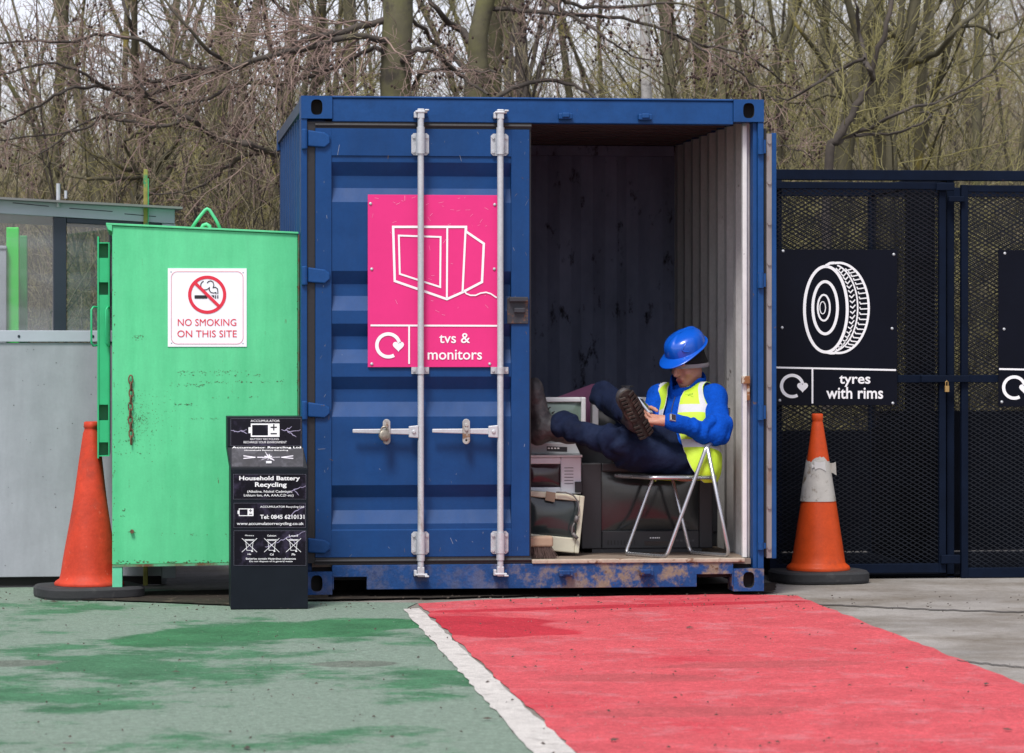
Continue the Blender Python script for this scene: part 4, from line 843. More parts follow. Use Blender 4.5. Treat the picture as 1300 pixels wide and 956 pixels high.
# cream monitor, slightly rolled
crm, q_ = screen_set('monitor', 'cream computer monitor tipped on its side on the floor with brown tape on top', 662, 739, 626, 699, .34, .40, cream, scr('dark_monitor_screen', (.025, .034, .036)), 667, 733, 637, 685, taper=.65, roll=math.radians(-6))
pl_ = plane(.335); m = MB()
m.add([on(pl_, *p, o) for p, o in (((693.5, 623.5), .004), ((705.5, 625.5), .004), ((704, 637.5), .006), ((692, 635), .006))], [(0, 1, 2, 3)]); m.build('tape', M('parcel_tape', (.20, .135, .09), .4, var=.2), crm)
cab = M('grey_cable', (.13, .12, .12), .5)
m = MB().tube([on(pl_, u, v, .012) for u, v in ((706, 625), (718, 625), (728, 629), (734, 637), (735, 648), (733, 656))], .0042, 8); m.tube([on(pl_, u, v, .013) for u, v in ((733, 655), (730.5, 663))], .011, 8); m.tube([on(pl_, u, v, .013) for u, v in ((730.5, 662), (727, 668), (726, 676), (728, 681))], .0045, 8); m.tube([on(pl_, u, v, .013) for u, v in ((727, 677), (733, 684))], .0095, 8)
tag(m.build('cable', cab, smooth=True), 'grey monitor cable with a plug hanging over the cream monitor', 'cable')
# silver set above it
slv, q_ = screen_set('television', 'silver television with a reddish dark screen on top of the cream monitor', 655, 738, 581, 627, .44, .36, silver, scr('reddish_screen', (.040, .020, .026)), 662, 712, 592, 622, taper=.75)
m = MB(); pl_ = plane(.44)
for i in range(6): m.stroke(pl_, [(716.5, 594+i*4), (728, 594+i*4)], .9, off=.0015)
m.build('speaker_grille', M('slv_grille', (.12, .12, .13), .7), slv)
m = MB().box(q_[0], q_[1]+.004, .425, .54, q_[3]+.0008, q_[3]+.014); m.build('top_ledge', M('bright_ledge', (.62, .63, .65), .3), slv, bevel=.003)
m = MB().box(at(730, 0, .43).x, at(739, 0, .43).x, .425, .439, at(0, 629, .43).z, at(0, 615, .43).z); m.build('side_socket', black_p, slv, bevel=.003)
# grey player with a socket strip, on the silver set
a = at(668, 562, .50); b = at(737, 579, .50); zb_ = q_[3]+.0155
pr = thing('video_player', 'grey box with a black socket strip lying on the silver television', 'player', V((a.x+b.x)/2, .6, zb_))
MB().hexa([(a.x, .50, zb_), (b.x, .50, zb_), (b.x-.03, .50, a.z), (a.x, .50, a.z), (a.x, .80, zb_), (b.x, .80, zb_), (b.x-.03, .80, a.z), (a.x, .80, a.z)]).build('case', midgrey, pr, bevel=.006)
pl_ = plane(.50); m = MB().fill(pl_, [(694, 566.5), (720, 567.5), (720, 573.5), (694, 572.5)], .002); m.build('socket_strip', black_p, pr)
m = MB(); [m.stroke(pl_, [(u, 569), (u+2.6, 569.2)], 1.6, off=.0032) for u in (695.5, 699.5, 703.5, 707.5)]; m.build('sockets', white, pr)
# grey set with green-grey screen further back
gst, q_ = screen_set('monitor', 'pale grey monitor with a greenish screen at the back behind the outstretched leg', 680, 744, 504.5, 561.2, .53, .40, greyc, scr('greenish_screen', (.15, .21, .175)), 686, 738, 512, 554, taper=.7)
a = at(680, 562, .9)
m = MB().box(a.x, a.x+.42, .87, 1.25, FZ+.001, q_[2]-.002); tag(m.build('television', dark_case, bevel=.006), 'dark set under the pale grey monitor at the back of the container', 'television')
sst, q_ = screen_set('monitor', 'silver monitor behind the seated man, only its top edge showing', 752, 846, 504.5, 575, 1.0, .38, greyc, scr('far_screen', (.03, .034, .036)), 760, 838, 513, 566, taper=.7)
m = MB().box(q_[0], q_[1], 1.36, 1.46, FZ+.001, q_[3]-.1).box(q_[0]+.02, q_[1]-.02, 1.44, 1.8, FZ+.001, q_[3]-.15).box(q_[0], q_[1], 1.05, 1.355, FZ+.6-.4, q_[2]-.002); tag(m.build('cardboard_box', M('cardboard', (.12, .085, .055), .85, var=.15), bevel=.006), 'brown box at the back of the container holding up the silver monitor', 'box')
c = at(796.5, 505, 1.12); m = MB(); c.z = q_[3]+.002
m.tube([c+V(-.03, 0, 0), c+V(0, 0, .03)], .004, 6).tube([c+V(.03, 0, 0), c+V(0, 0, .03)], .004, 6).tube([c+V(0, .03, 0), c+V(0, 0, .03)], .004, 6).box(c.x-.012, c.x+.012, c.y-.012, c.y+.012, c.z+.03, c.z+.062).tube([c+V(-.034, 0, .058), c+V(.034, 0, .058)], .005, 6)
tag(m.build('web_camera', M('grey_plastic', (.11, .11, .115), .5)), 'tiny dark camera on a little stand behind the raised knee', 'camera')
# mauve board leaning behind
a, b, c, d = at(708, 504, 1.34), at(756, 506, 1.34), at(758, 487, 1.40), at(752, 487.5, 1.40)
m = MB().slab([a+V(0, 0, -.25), b+V(0, 0, -.25), b, c, d, a], (0, .015, 0)); tag(m.build('plastic_board', M('mauve_plastic', (.52, .19, .34), .5)), 'mauve plastic board slanting up behind the pale grey monitor', 'board')
# pale box and dark set in the right rear corner
a = at(897, 540, 1.15); b = at(922, 577, 1.15)
m = MB().box(a.x, b.x, 1.15, 1.45, b.z+.001, a.z); tag(m.build('box', M('mauve_grey_box', (.17, .14, .145), .7), bevel=.006), 'small greyish box behind the chair back in the right corner', 'box')
m = MB().box(a.x-.05, b.x+.01, 1.12, 1.5, FZ+.001, b.z).box(a.x-.03, b.x-.01, 1.11, 1.12, FZ+.08, b.z-.05); tag(m.build('television', dark_case, bevel=.008), 'tall dark set in the right corner under the greyish box', 'television')
# broom head
bm_ = thing('broom', 'wooden broom head with brown bristles on the container floor by the door', 'broom', V(at(690, 700, .16).x, .16, FZ))
a = at(650, 680.5, .15); b = at(701.5, 694, .15)
MB().box(a.x, b.x, .115, .185, b.z, a.z).build('head', woodm, bm_, bevel=.012, seg=3)
m = MB(); r = random.Random(2)
for i in range(520):
    x = r.uniform(a.x+.01, b.x-.01); y = r.uniform(.12, .18); t = (x-a.x)/(b.x-a.x); f = V((t-.45)*.05+r.uniform(-.012, .016), (y-.15)*.6+r.uniform(-.012, .012), 0)
    p0 = V(x, y, b.z+.004); p1 = V(x+f.x, y+f.y, FZ+.002+r.uniform(0, .008)); w = V(.0016, 0, 0); m.add([p0-w, p0+w, p1+w*.7, p1-w*.7], [(0, 1, 2, 3)])
m.build('bristles', brist, bm_)
h0 = at(672, 682, .15); MB().tube([h0+V(-.05, .0, .0), h0+V(-.35, .12, 1.15)], .0125, 10).build('handle', woodm, bm_, smooth=True)
# ------------------------------------------------------------------ folding chair
fc = thing('folding_chair', 'folding chair with bright steel tube legs under the seated man', 'chair', (at(860, 703, .3).x, .3, FZ))
def cp(u, v, y): return at(u, v, y)
def bend(pts, r=.035, n=5):
    out = [V(pts[0])]
    for a, b, c in zip(pts, pts[1:], pts[2:]):
        a, b, c = V(a), V(b), V(c); d1 = (a-b).normalized(); d2 = (c-b).normalized(); p, q = b+d1*r, b+d2*r
        for i in range(n+1): t = i/n; out.append((p*(1-t)**2+b*2*t*(1-t)+q*t*t))
    return out+[V(pts[-1])]
tr = .0105; zf = FZ+tr
def onfl(u, y): p = at(u, 700, y); p.z = zf; return p
yN, yF = .09, .38
nf, ff = onfl(846, yN), onfl(794, yF); nr, fr_ = onfl(926, yN+.05), onfl(876, yF+.05)
nt = cp(896.5, 568, yN+.0); 
lat = (ff-nf)
ft = nt+lat
bk_ = [cp(903, 563, yN+.06), cp(922, 545, yN+.24)]; bt_ = cp(925, 520, yN+.27)
MB().tube(bend([bt_+lat*.8, bk_[1]+lat*.8, ft, ff, nf, nt, bk_[0], bk_[1], bt_], .03), tr, 12).build('front_legs', chrome, fc, smooth=True)
MB().tube(bend([ft, fr_, nr, nt+V(.006, 0, 0)], .04), tr, 12).build('rear_legs', chrome, fc, smooth=True)
sf, sb = cp(828, 606.5, yN+.02), cp(909, 607.5, yN+.03); sb.z = sf.z
l2 = lat*.94
MB().tube(bend([sb+l2, sf+l2, sf, sb], .03), .0105, 12).build('seat_rail', chrome, fc, smooth=True)
MB().hexa([sf+V(0, 0, -.006), sb+V(0, 0, -.006), sb+l2+V(0, 0, -.006), sf+l2+V(0, 0, -.006), sf+V(0, 0, .012), sb+V(0, 0, .012), sb+l2+V(0, 0, .012), sf+l2+V(0, 0, .012)]).build('seat', M('chair_vinyl', (.02, .02, .022), .5), fc, bevel=.005)
k1, k2 = cp(924, 540, yN+.25), cp(925, 518, yN+.27); w8 = lat*.8
MB().hexa([k1, k1+w8, k2+w8, k2, k1+V(.012, .01, 0), k1+w8+V(.012, .01, 0), k2+w8+V(.012, .01, 0), k2+V(.012, .01, 0)]).build('backrest', M('chair_back', (.02, .02, .022), .5), fc, bevel=.004)
# ------------------------------------------------------------------ seated person, grown as smooth volumes
class Vol:
    def __init__(s, lo, hi, h): s.lo = np.array(lo, float); s.h = h; s.n = np.ceil((np.array(hi)-s.lo)/h).astype(int)+1; s.a = np.full(s.n, .5, np.float32)
    def blk(s, lo, hi, m=.07):
        i0 = np.clip(np.floor((np.array(lo)-m-s.lo)/s.h).astype(int), 0, s.n-1); i1 = np.clip(np.ceil((np.array(hi)+m-s.lo)/s.h).astype(int)+1, 1, s.n)
        ax = [s.lo[k]+s.h*np.arange(i0[k], i1[k]) for k in range(3)]; return tuple(slice(i0[k], i1[k]) for k in range(3)), np.meshgrid(*ax, indexing='ij')
    def put(s, sl, d, k=.02, op='u'):
        a = s.a[sl]; d = d.astype(np.float32)
        if op == 'u': h = np.clip(.5+.5*(d-a)/k, 0, 1); s.a[sl] = d*(1-h)+a*h-k*h*(1-h)
        else: d = -d; h = np.clip(.5-.5*(d-a)/k, 0, 1); s.a[sl] = d*(1-h)+a*h+k*h*(1-h)
    def cap(s, a, b, ra, rb, k=.02, op='u', sq=None):
        a = np.array(a, float); b = np.array(b, float); R = max(ra, rb); sl, (X, Y, Z) = s.blk(np.minimum(a, b)-R, np.maximum(a, b)+R)
        ab = b-a; t = np.clip(((X-a[0])*ab[0]+(Y-a[1])*ab[1]+(Z-a[2])*ab[2])/max(ab.dot(ab), 1e-9), 0, 1)
        d = np.sqrt((X-a[0]-t*ab[0])**2+(Y-a[1]-t*ab[1])**2+(Z-a[2]-t*ab[2])**2)-(ra+(rb-ra)*t); s.put(sl, d, k, op); return s
    def ell(s, c, ax, r, k=.02, op='u'):
        c = np.array(c, float); R = max(r); sl, (X, Y, Z) = s.blk(c-R, c+R); p = [((X-c[0])*q[0]+(Y-c[1])*q[1]+(Z-c[2])*q[2]) for q in ax]
        k0 = np.sqrt(sum((p[i]/r[i])**2 for i in range(3))); k1 = np.sqrt(sum((p[i]/r[i]**2)**2 for i in range(3)))+1e-6; s.put(sl, k0*(k0-1)/k1, k, op); return s
    def rbox(s, c, ax, hs_, rr, k=.01, op='u'):
        c = np.array(c, float); R = np.linalg.norm(hs_)+rr; sl, (X, Y, Z) = s.blk(c-R, c+R); q = [np.abs((X-c[0])*a[0]+(Y-c[1])*a[1]+(Z-c[2])*a[2])-hs_[i]+rr for i, a in enumerate(ax)]
        d = np.sqrt(sum(np.maximum(v, 0)**2 for v in q))+np.minimum(np.maximum(np.maximum(q[0], q[1]), q[2]), 0)-rr; s.put(sl, d, k, op); return s
    def mesh(s):
        a = s.a; ins = a < 0; nx, ny, nz = a.shape; cnt = np.zeros((nx-1, ny-1, nz-1), np.int8); C = [(i, j, k) for i in (0, 1) for j in (0, 1) for k in (0, 1)]
        for i, j, k in C: cnt += ins[i:nx-1+i, j:ny-1+j, k:nz-1+k]
        act = (cnt > 0) & (cnt < 8); idx = np.argwhere(act); vid = np.full(act.shape, -1, np.int64); vid[act] = np.arange(len(idx))
        acc = np.zeros((len(idx), 3)); num = np.zeros(len(idx))
        for c0 in C:
            for ax in range(3):
                if c0[ax]: continue
                c1 = list(c0); c1[ax] = 1
                v0 = a[idx[:, 0]+c0[0], idx[:, 1]+c0[1], idx[:, 2]+c0[2]]; v1 = a[idx[:, 0]+c1[0], idx[:, 1]+c1[1], idx[:, 2]+c1[2]]; m = (v0 < 0) != (v1 < 0)
                t = np.where(m, v0/(v0-v1+1e-12), 0); p = np.tile(np.array(c0, float), (len(idx), 1)); p[:, ax] += t; acc[m] += p[m]; num[m] += 1
        vs = s.lo+s.h*(idx+acc/num[:, None]); F_ = []
        for ax in range(3):
            b, c = (ax+1) % 3, (ax+2) % 3; sh = [slice(None)]*3; sh[ax] = slice(0, -1); s1 = [slice(None)]*3; s1[ax] = slice(1, None)
            e = np.argwhere(ins[tuple(sh)] != ins[tuple(s1)]); e = e[(e[:, b] > 0) & (e[:, c] > 0) & (e[:, b] < a.shape[b]-1) & (e[:, c] < a.shape[c]-1)]
            q = []
            for db, dc in ((-1, -1), (0, -1), (0, 0), (-1, 0)): f = e.copy(); f[:, b] += db; f[:, c] += dc; q.append(vid[f[:, 0], f[:, 1], f[:, 2]])
            q = np.stack(q, 1); fl = ins[e[:, 0], e[:, 1], e[:, 2]]; q[~fl] = q[~fl][:, ::-1]; F_.append(q)
        return vs, np.concatenate(F_)
def vol_obj(name, vs, fs, mat, parent, smooth=4, wr=None):
    """volume surface -> object; wr(points, normals) moves points for creases"""
    me = bpy.data.meshes.new(name); off = np.array(parent.location) if parent.parent is None else np.array(parent.parent.location)
    n = len(vs); E = np.concatenate([fs[:, [0, 1]], fs[:, [1, 2]], fs[:, [2, 3]], fs[:, [3, 0]]])
    for it in range(smooth):
        s_ = np.zeros((n, 3)); c = np.zeros(n)
        for k in range(3): s_[:, k] = np.bincount(E[:, 0], vs[E[:, 1], k], n)+np.bincount(E[:, 1], vs[E[:, 0], k], n)
        c = np.bincount(E[:, 0], None, n)+np.bincount(E[:, 1], None, n); vs = vs*.5+.5*s_/np.maximum(c, 1)[:, None]
    Es = np.sort(E, 1); key = Es[:, 0].astype(np.int64)*n+Es[:, 1]; uq, ct = np.unique(key, return_counts=True); bk = uq[ct == 1]
    if len(bk):
        be = np.stack([bk//n, bk % n], 1); bn = np.bincount(be[:, 0], None, n)+np.bincount(be[:, 1], None, n); mk = bn == 2
        for it in range(14):
            s_ = np.stack([np.bincount(be[:, 0], vs[be[:, 1], k], n)+np.bincount(be[:, 1], vs[be[:, 0], k], n) for k in range(3)], 1); vs = np.where(mk[:, None], vs*.5+.5*s_/np.maximum(bn, 1)[:, None], vs)
    if wr is not None:
        fn = np.cross(vs[fs[:, 2]]-vs[fs[:, 0]], vs[fs[:, 3]]-vs[fs[:, 1]]); vn = np.zeros((n, 3))
        for k in range(4):
            for q in range(3): vn[:, q] += np.bincount(fs[:, k], fn[:, q], n)
        vn /= np.linalg.norm(vn, axis=1, keepdims=True)+1e-12; vs = wr(vs, vn)
    me.from_pydata((vs-off).tolist(), [], fs.tolist()); me.materials.append(mat); me.polygons.foreach_set('use_smooth', [True]*len(fs)); me.update()
    o = bpy.data.objects.new(name, me); COL.objects.link(o); o.parent = parent; return o, vs
def nz_(P, sc_, seed=0.0): return np.array([mnoise.noise((p[0]*sc_[0]+seed, p[1]*sc_[1], p[2]*sc_[2])) for p in P])
A_ = lambda u, v, y: np.array(at(u, v, y+.06))
un = lambda *a: np.array(a)/np.linalg.norm(a)
J = dict(pel=A_(873, 583, .27), hipL=A_(879, 588, .20), hipR=A_(862, 578, .34), kneeL=A_(777, 560, .07), ankL=A_(700, 541, .24), kneeR=A_(768, 503, .36), ankR=A_(801, 529, .045),
         neck=A_(875, 493, .40), shL=A_(909, 504, .25), shR=A_(838, 503, .46), elL=A_(912, 551, .12), wrL=A_(850, 535, .03), elR=A_(824, 537, .36), wrR=A_(817, 519, .19), head=A_(872, 457, .34))
TU = un(*(J['neck']-J['pel'])); TF = np.array([-.74, -.67, 0]); TF = un(*(TF-TU*TF.dot(TU))); TL_ = np.cross(TU, TF); TL_ = un(*TL_)      # torso: up, front, its own left
if TL_[0] < 0: TL_ = -TL_
def tp(l, f, u): return J['pel']+TL_*l+TF*f+TU*u
TLN = np.linalg.norm(J['neck']-J['pel'])
HFd = un(-.70, -.56, -.36); HU = np.array([-.10, -.12, 1.0]); HU = un(*(HU-HFd*HU.dot(HFd))); HL = un(*np.cross(HU, HFd))
HU_T = HU
lo, hi = (1.16, -.20, .45), (2.42, .78, 1.50)
def torso(v, g=0.0, arms=True, ga=0.0):
    v.ell(tp(0, .0, .00), (TL_, TF, TU), (.175+g, .125+g, .13+g), .04)
    v.ell(tp(0, .015, .12), (TL_, TF, TU), (.160+g, .125+g, .17+g), .05)
    v.ell(tp(0, .01, .22), (TL_, TF, TU), (.178+g, .122+g, .165+g), .05)
    v.cap(J['shL']*.82+J['neck']*.18-TU*.012, J['neck']-TU*.030, .056+g, .052+g, .05); v.cap(J['shR']*.82+J['neck']*.18-TU*.012, J['neck']-TU*.030, .056+g, .052+g, .05)
    v.cap(J['neck']-TU*.10, J['neck']-TU*(.0 if g < 0 else .045), .075+g, .06+g, .05)
def arm(v, sh, el, wr, g=0.0, k=.04):
    v.cap(sh, el, .054+g, .043+g, k); v.cap(el, sh*0+wr, .042+g, .034+g*.8, k*.6)
# --- hands
def hand(v, w, d, nrm, side, curl, r=.0088, spread=.35, thumb=True):
    """w wrist, d direction of the palm, nrm back of the hand; side vector towards the thumb"""
    d = un(*d); nrm = np.array(nrm, float); nrm = un(*(nrm-d*nrm.dot(d))); s_ = np.cross(d, nrm)*side; kn = w+d*.088
    v.cap(w-d*.02, w+d*.03, .027, .027, .02)
    for q in (-.028, -.010, .010, .027): v.cap(w+d*.02+s_*q*.55, kn+s_*q, .017, .0125, .012)
    L = {.027: (.042, .026, .020), .010: (.047, .030, .022), -.010: (.044, .028, .021), -.028: (.034, .021, .018)}
    for i, q in enumerate((.027, .010, -.010, -.028)):
        p = kn+s_*q; an = 0.0; dd = un(*(d+s_*q*spread*6))
        for j, ln in enumerate(L[q]):
            an += curl[j]*(1+.10*i); e = p+(dd*math.cos(an)-nrm*math.sin(an))*ln; v.cap(p, e, r-.0007*j, r-.0007*(j+1), .003 if j else .006); p = e
    if thumb:
        p = w+d*.030+s_*.026; td = un(*(d*.62+s_*.55-nrm*.42))
        for j, ln in enumerate((.038, .030, .024)):
            e = p+td*ln; v.cap(p, e, .0118-.001*j, .0105-.001*j, .008 if j == 0 else .003); p = e; td = un(*(td*.9+d*.28-nrm*.16-s_*.10))
    return kn
person = thing('person', 'man in blue hard hat and yellow vest asleep on a chair with one boot on the door', 'person', (float(J['pel'][0]), float(J['pel'][1]), FZ+.40))
person['label'] = 'person in blue hard hat, blue fleece and yellow vest lounging on a folding chair'
v = Vol(lo, hi, .0042)
torso(v, -.012); arm(v, J['shL'], J['elL'], J['wrL'], -.010); arm(v, J['shR'], J['elR'], J['wrR'], -.010)
for h_, k_, a_ in (('hipL', 'kneeL', 'ankL'), ('hipR', 'kneeR', 'ankR')): v.cap(J[h_], J[k_], .070, .045, .04); v.cap(J[k_], J[a_], .045, .032, .03)
# head
hc = J['head']; hp = lambda f, l, u: hc+HFd*f+HL*l+HU*u
v.cap(J['neck']-TU*.03, hp(-.015, 0, -.07), .058, .055, .03)
v.ell(hp(-.01, 0, .025), (HFd, HL, HU), (.098, .077, .098), .02)
v.ell(hp(.022, 0, -.055), (HFd, HL, HU), (.070, .060, .075), .03)
v.ell(hp(.062, 0, -.108), (HFd, HL, HU), (.026, .028, .022), .025)                    # chin
v.cap(hp(.078, -.040, .006), hp(.078, .040, .006), .016, .016, .018)                   # brow
for sx in (-1, 1):
    v.ell(hp(.085, sx*.031, -.014), (HFd, HL, HU), (.016, .017, .012), .008, 's')      # eye sockets
    v.ell(hp(.060, sx*.043, -.045), (HFd, HL, HU), (.024, .020, .018), .02)            # cheeks
    v.ell(hp(.0785, sx*.031, -.014), (HFd, HL, HU), (.0115, .014, .009), .003)         # lids closed over the eyes
    v.ell(hp(-.012, sx*.074, -.020), (un(*(HFd+HL*sx*-.4)), HL, HU), (.019, .009, .031), .006)   # ears
v.cap(hp(.090, 0, .0), hp(.112, 0, -.040), .009, .0135, .010); v.ell(hp(.105, 0, -.045), (HFd, HL, HU), (.014, .018, .010), .006)
v.cap(hp(.091, -.017, -.078), hp(.091, .017, -.078), .0075, .0075, .006); v.cap(hp(.089, -.014, -.090), hp(.089, .014, -.090), .0078, .0078, .006)
v.cap(hp(.101, -.018, -.0835), hp(.101, .018, -.0835), .002, .002, .004, 's')
hdL = un(-.95, .28, .12); nL = np.array([.15, -.62, .75])
knL = hand(v, J['wrL']+hdL*.012, hdL, nL, -1 if np.cross(hdL, nL)[2] < 0 else 1, (.55, .75, .5))
hdR = un(-.15, -.80, -.25); nR = np.array([-.80, .05, .6])
knR = hand(v, J['wrR']+hdR*.012, hdR, nR, 1 if np.cross(hdR, nR)[2] > 0 else -1, (.5, .7, .5))
skin = M('skin', (.46, .235, .165), .55, var=.10, vscale=18, spec=.4)
nt = skin.node_tree; b = nt.nodes['Principled BSDF']; b.inputs['Subsurface Weight'].default_value = .15; b.inputs['Subsurface Radius'].default_value = (.01, .004, .002); b.inputs['Subsurface Scale'].default_value = 1
at_ = node(nt, 'ShaderNodeAttribute'); at_.attribute_name = 'flush'; mx = node(nt, 'ShaderNodeMix', data_type='RGBA'); lk = b.inputs['Base Color'].links[0].from_socket
nt.links.new(at_.outputs['Fac'], mx.inputs['Factor']); nt.links.new(lk, mx.inputs[6]); mx.inputs[7].default_value = (.34, .085, .075, 1); nt.links.new(mx.outputs[2], b.inputs['Base Color'])
body, bv_ = vol_obj('body', *v.mesh(), skin, person, smooth=1)
rel = bv_-hc; F0, L0, U0 = rel@HFd, rel@HL, rel@HU
fl = np.clip(1.25-np.sqrt(((F0-.095)/.02)**2+(L0/.024)**2+((U0+.084)/.0135)**2), 0, 1)*1.6
fl = np.maximum(fl, .40*np.clip(1-np.sqrt(((F0-.075)/.05)**2+((np.abs(L0)-.04)/.028)**2+((U0+.045)/.03)**2), 0, 1)); fl = np.maximum(fl, .55*np.clip(1-np.sqrt(((F0-.115)/.02)**2+(L0/.02)**2+((U0+.045)/.02)**2), 0, 1))
kd = np.minimum(np.linalg.norm(bv_-knL, axis=1), np.linalg.norm(bv_-knR, axis=1)); fl = np.maximum(fl, .22*np.clip(1-kd/.06, 0, 1))
body.data.attributes.new('flush', 'FLOAT', 'POINT').data.foreach_set('value', np.clip(fl, 0, 1).astype(np.float32))
# --- fleece
v = Vol(lo, hi, .005)
torso(v, .004); arm(v, J['shL'], J['elL'], J['wrL']-un(*(J['wrL']-J['elL']))*.012, .014); arm(v, J['shR'], J['elR'], J['wrR']-un(*(J['wrR']-J['elR']))*.025, .012)
v.ell(tp(-.02, .045, .0), (TL_, TF, TU), (.15, .115, .11), .03)
for (a, b, r_) in ((J['elL']+np.array([-.03, -.02, .06]), J['elL']+np.array([.030, -.01, .05]), .046), (J['elL']+np.array([-.10, -.02, -.0]), J['elL']+np.array([-.02, -.02, -.010]), .048)): v.cap(a, b, r_, r_, .03)
def fold(seed, amp, dirv=(9, 9, 9), big=.5):
    def f(P, N):
        d = nz_(P, dirv, seed)*amp+nz_(P, tuple(x*2.3 for x in dirv), seed+9)*amp*.45; return P+N*d[:, None]
    return f
fleece = M('blue_fleece', (.003, .062, .40), .95, var=.22, vscale=22, bump=.5, bscale=70, spec=.08, grain=.12, gscale=140)
def sleeve_folds(P, N):
    el = J['elL']; w_ = np.exp(-(np.linalg.norm(P-(el+np.array([-.05, -.05, .03])), axis=1)/.11)**2); ax = un(*(J['wrL']-el)); t = (P-el)@ax
    d = .0075*np.sin(t*95+nz_(P, (14, 14, 14), 3)*3.2)*w_; Q = fold(1.3, .008, (9, 9, 7))(P+N*d[:, None], N); Q[:, 2] = np.maximum(Q[:, 2], float(sf.z)+.016); return Q
jk, _ = vol_obj('fleece_jacket', *v.mesh(), fleece, person, smooth=2, wr=sleeve_folds)
# collar: a thick stand-up ring that dips in front of the chin
cbase = J['neck']-TU*.005; CA = un(*(hc-HFd*.01-HU*.05-cbase)); CF = un(*(HFd-CA*HFd.dot(CA))); CLf = np.cross(CA, CF)
mb = MB(); N = 56; prof = [(.102, -.05), (.104, .0), (.100, .045), (.099, .074), (.095, .084), (.087, .082), (.083, .06), (.080, .0), (.078, -.05)]
rows = []
for r_, z in prof:
    row = []
    for i in range(N+1):
        a = 2*math.pi*(i % N)/N; fr2 = max(0, math.cos(a)); zz_ = (z if z < 0 else z*(1-.62*fr2**2))+.008*math.sin(5*a)*(z > .04); rr_ = r_*(1+.06*math.sin(3*a+1))
        p = cbase+CF*(rr_*math.cos(a)*1.08+.022)+CLf*rr_*math.sin(a)*.92+CA*zz_; row.append(tuple(p))
    rows.append(row)
wrap_ = lambda mb, rows: mb.add([p for r in rows for p in r[:-1]], [(i*(len(rows[0])-1)+j, i*(len(rows[0])-1)+(j+1) % (len(rows[0])-1), (i+1)*(len(rows[0])-1)+(j+1) % (len(rows[0])-1), (i+1)*(len(rows[0])-1)+j) for i in range(len(rows)-1) for j in range(len(rows[0])-1)])
co = wrap_(mb, rows).build('collar', fleece, jk, smooth=True); sb_ = co.modifiers.new('sub', 'SUBSURF'); sb_.levels = sb_.render_levels = 1
# zip line and toggle
mb = MB(); zp = []
deps_pts = _
for i in range(14):
    u_ = .36-.28*i/13; c = tp(.0, 0, u_); q = (deps_pts-c); m_ = (np.abs(q@TU) < .008) & (np.abs(q@TL_+.0) < .012); f_ = (q[m_]@TF).max() if m_.any() else .13; zp.append(c+TF*(f_+.0))
mb.tube(zp, .0035, 6); mb.build('zip', M('dark_zip', (.006, .02, .10), .6), jk, smooth=True)
# --- trousers
v = Vol(lo, hi, .005)
v.ell(tp(0, .0, -.03), (TL_, TF, TU), (.182, .135, .11), .04)
v.cap(J['hipL']+np.array([0, 0, .0]), J['kneeL'], .090, .072, .05); v.cap(J['kneeL'], J['ankL']+np.array([.035, -.01, 0]), .070, .058, .04)
v.cap(J['hipR'], J['kneeR'], .088, .070, .05); v.cap(J['kneeR'], J['ankR']*.90+J['kneeR']*.1, .068, .060, .035)
v.cap(A_(884, 588, .22), A_(792, 581, .13), .080, .066, .05); v.cap(A_(850, 560, .25), A_(790, 552, .20), .080, .070, .05); v.cap(A_(800, 565, .12), A_(762, 559, .10), .074, .064, .05)
v.cap(J['ankL']+np.array([.045, 0, .008]), J['ankL']+np.array([.085, 0, .012]), .066, .064, .03)
def leg_folds(P, N):
    d = 0
    for kn, a, b, amp, fq, wd in ((J['kneeL'], J['hipL'], J['ankL'], .013, 62, .15), (J['kneeR'], J['hipR'], J['ankR'], .013, 58, .13), (J['ankL']+np.array([.06, 0, 0]), J['kneeL'], J['ankL'], .013, 85, .09), (J['ankR'], J['kneeR'], J['ankR'], .012, 80, .10), (J['hipL'], J['hipL']+np.array([.1, 0, .1]), J['kneeL'], .010, 55, .14)):
        ax = un(*(b-a)); t = (P-kn)@ax; w_ = np.exp(-(np.linalg.norm(P-kn, axis=1)/wd)**2); d = d+amp*np.sin(t*fq+nz_(P, (9, 9, 9), amp*900+fq)*4.5)*w_
    Q = fold(4.7, .011, (6, 6, 9))(P+N*np.asarray(d)[:, None], N); Q[:, 2] = np.maximum(Q[:, 2], float(sf.z)+.014+.10*np.maximum(Q[:, 2]*0, 0)); return Q
navy_cloth = M('navy_work_cloth', (.0055, .010, .030), .85, var=.35, vscale=9, bump=.45, bscale=34, spec=.15, patch=(.012, .020, .05), pscale=8, plo=.5, phi=.7)
vol_obj('work_trousers', *v.mesh(), navy_cloth, person, smooth=2, wr=leg_folds)
# teal shirt hem peeping out at the hip
v = Vol(lo, hi, .006); hs2 = A_(888, 590, .135); v.ell(hs2, (un(.2, .1, 1), un(1, .3, 0), un(-.3, 1, 0)), (.050, .018, .03), .01)
vol_obj('shirt_hem', *v.mesh(), M('teal_cotton', (.0, .20, .19), .85), person, smooth=2)
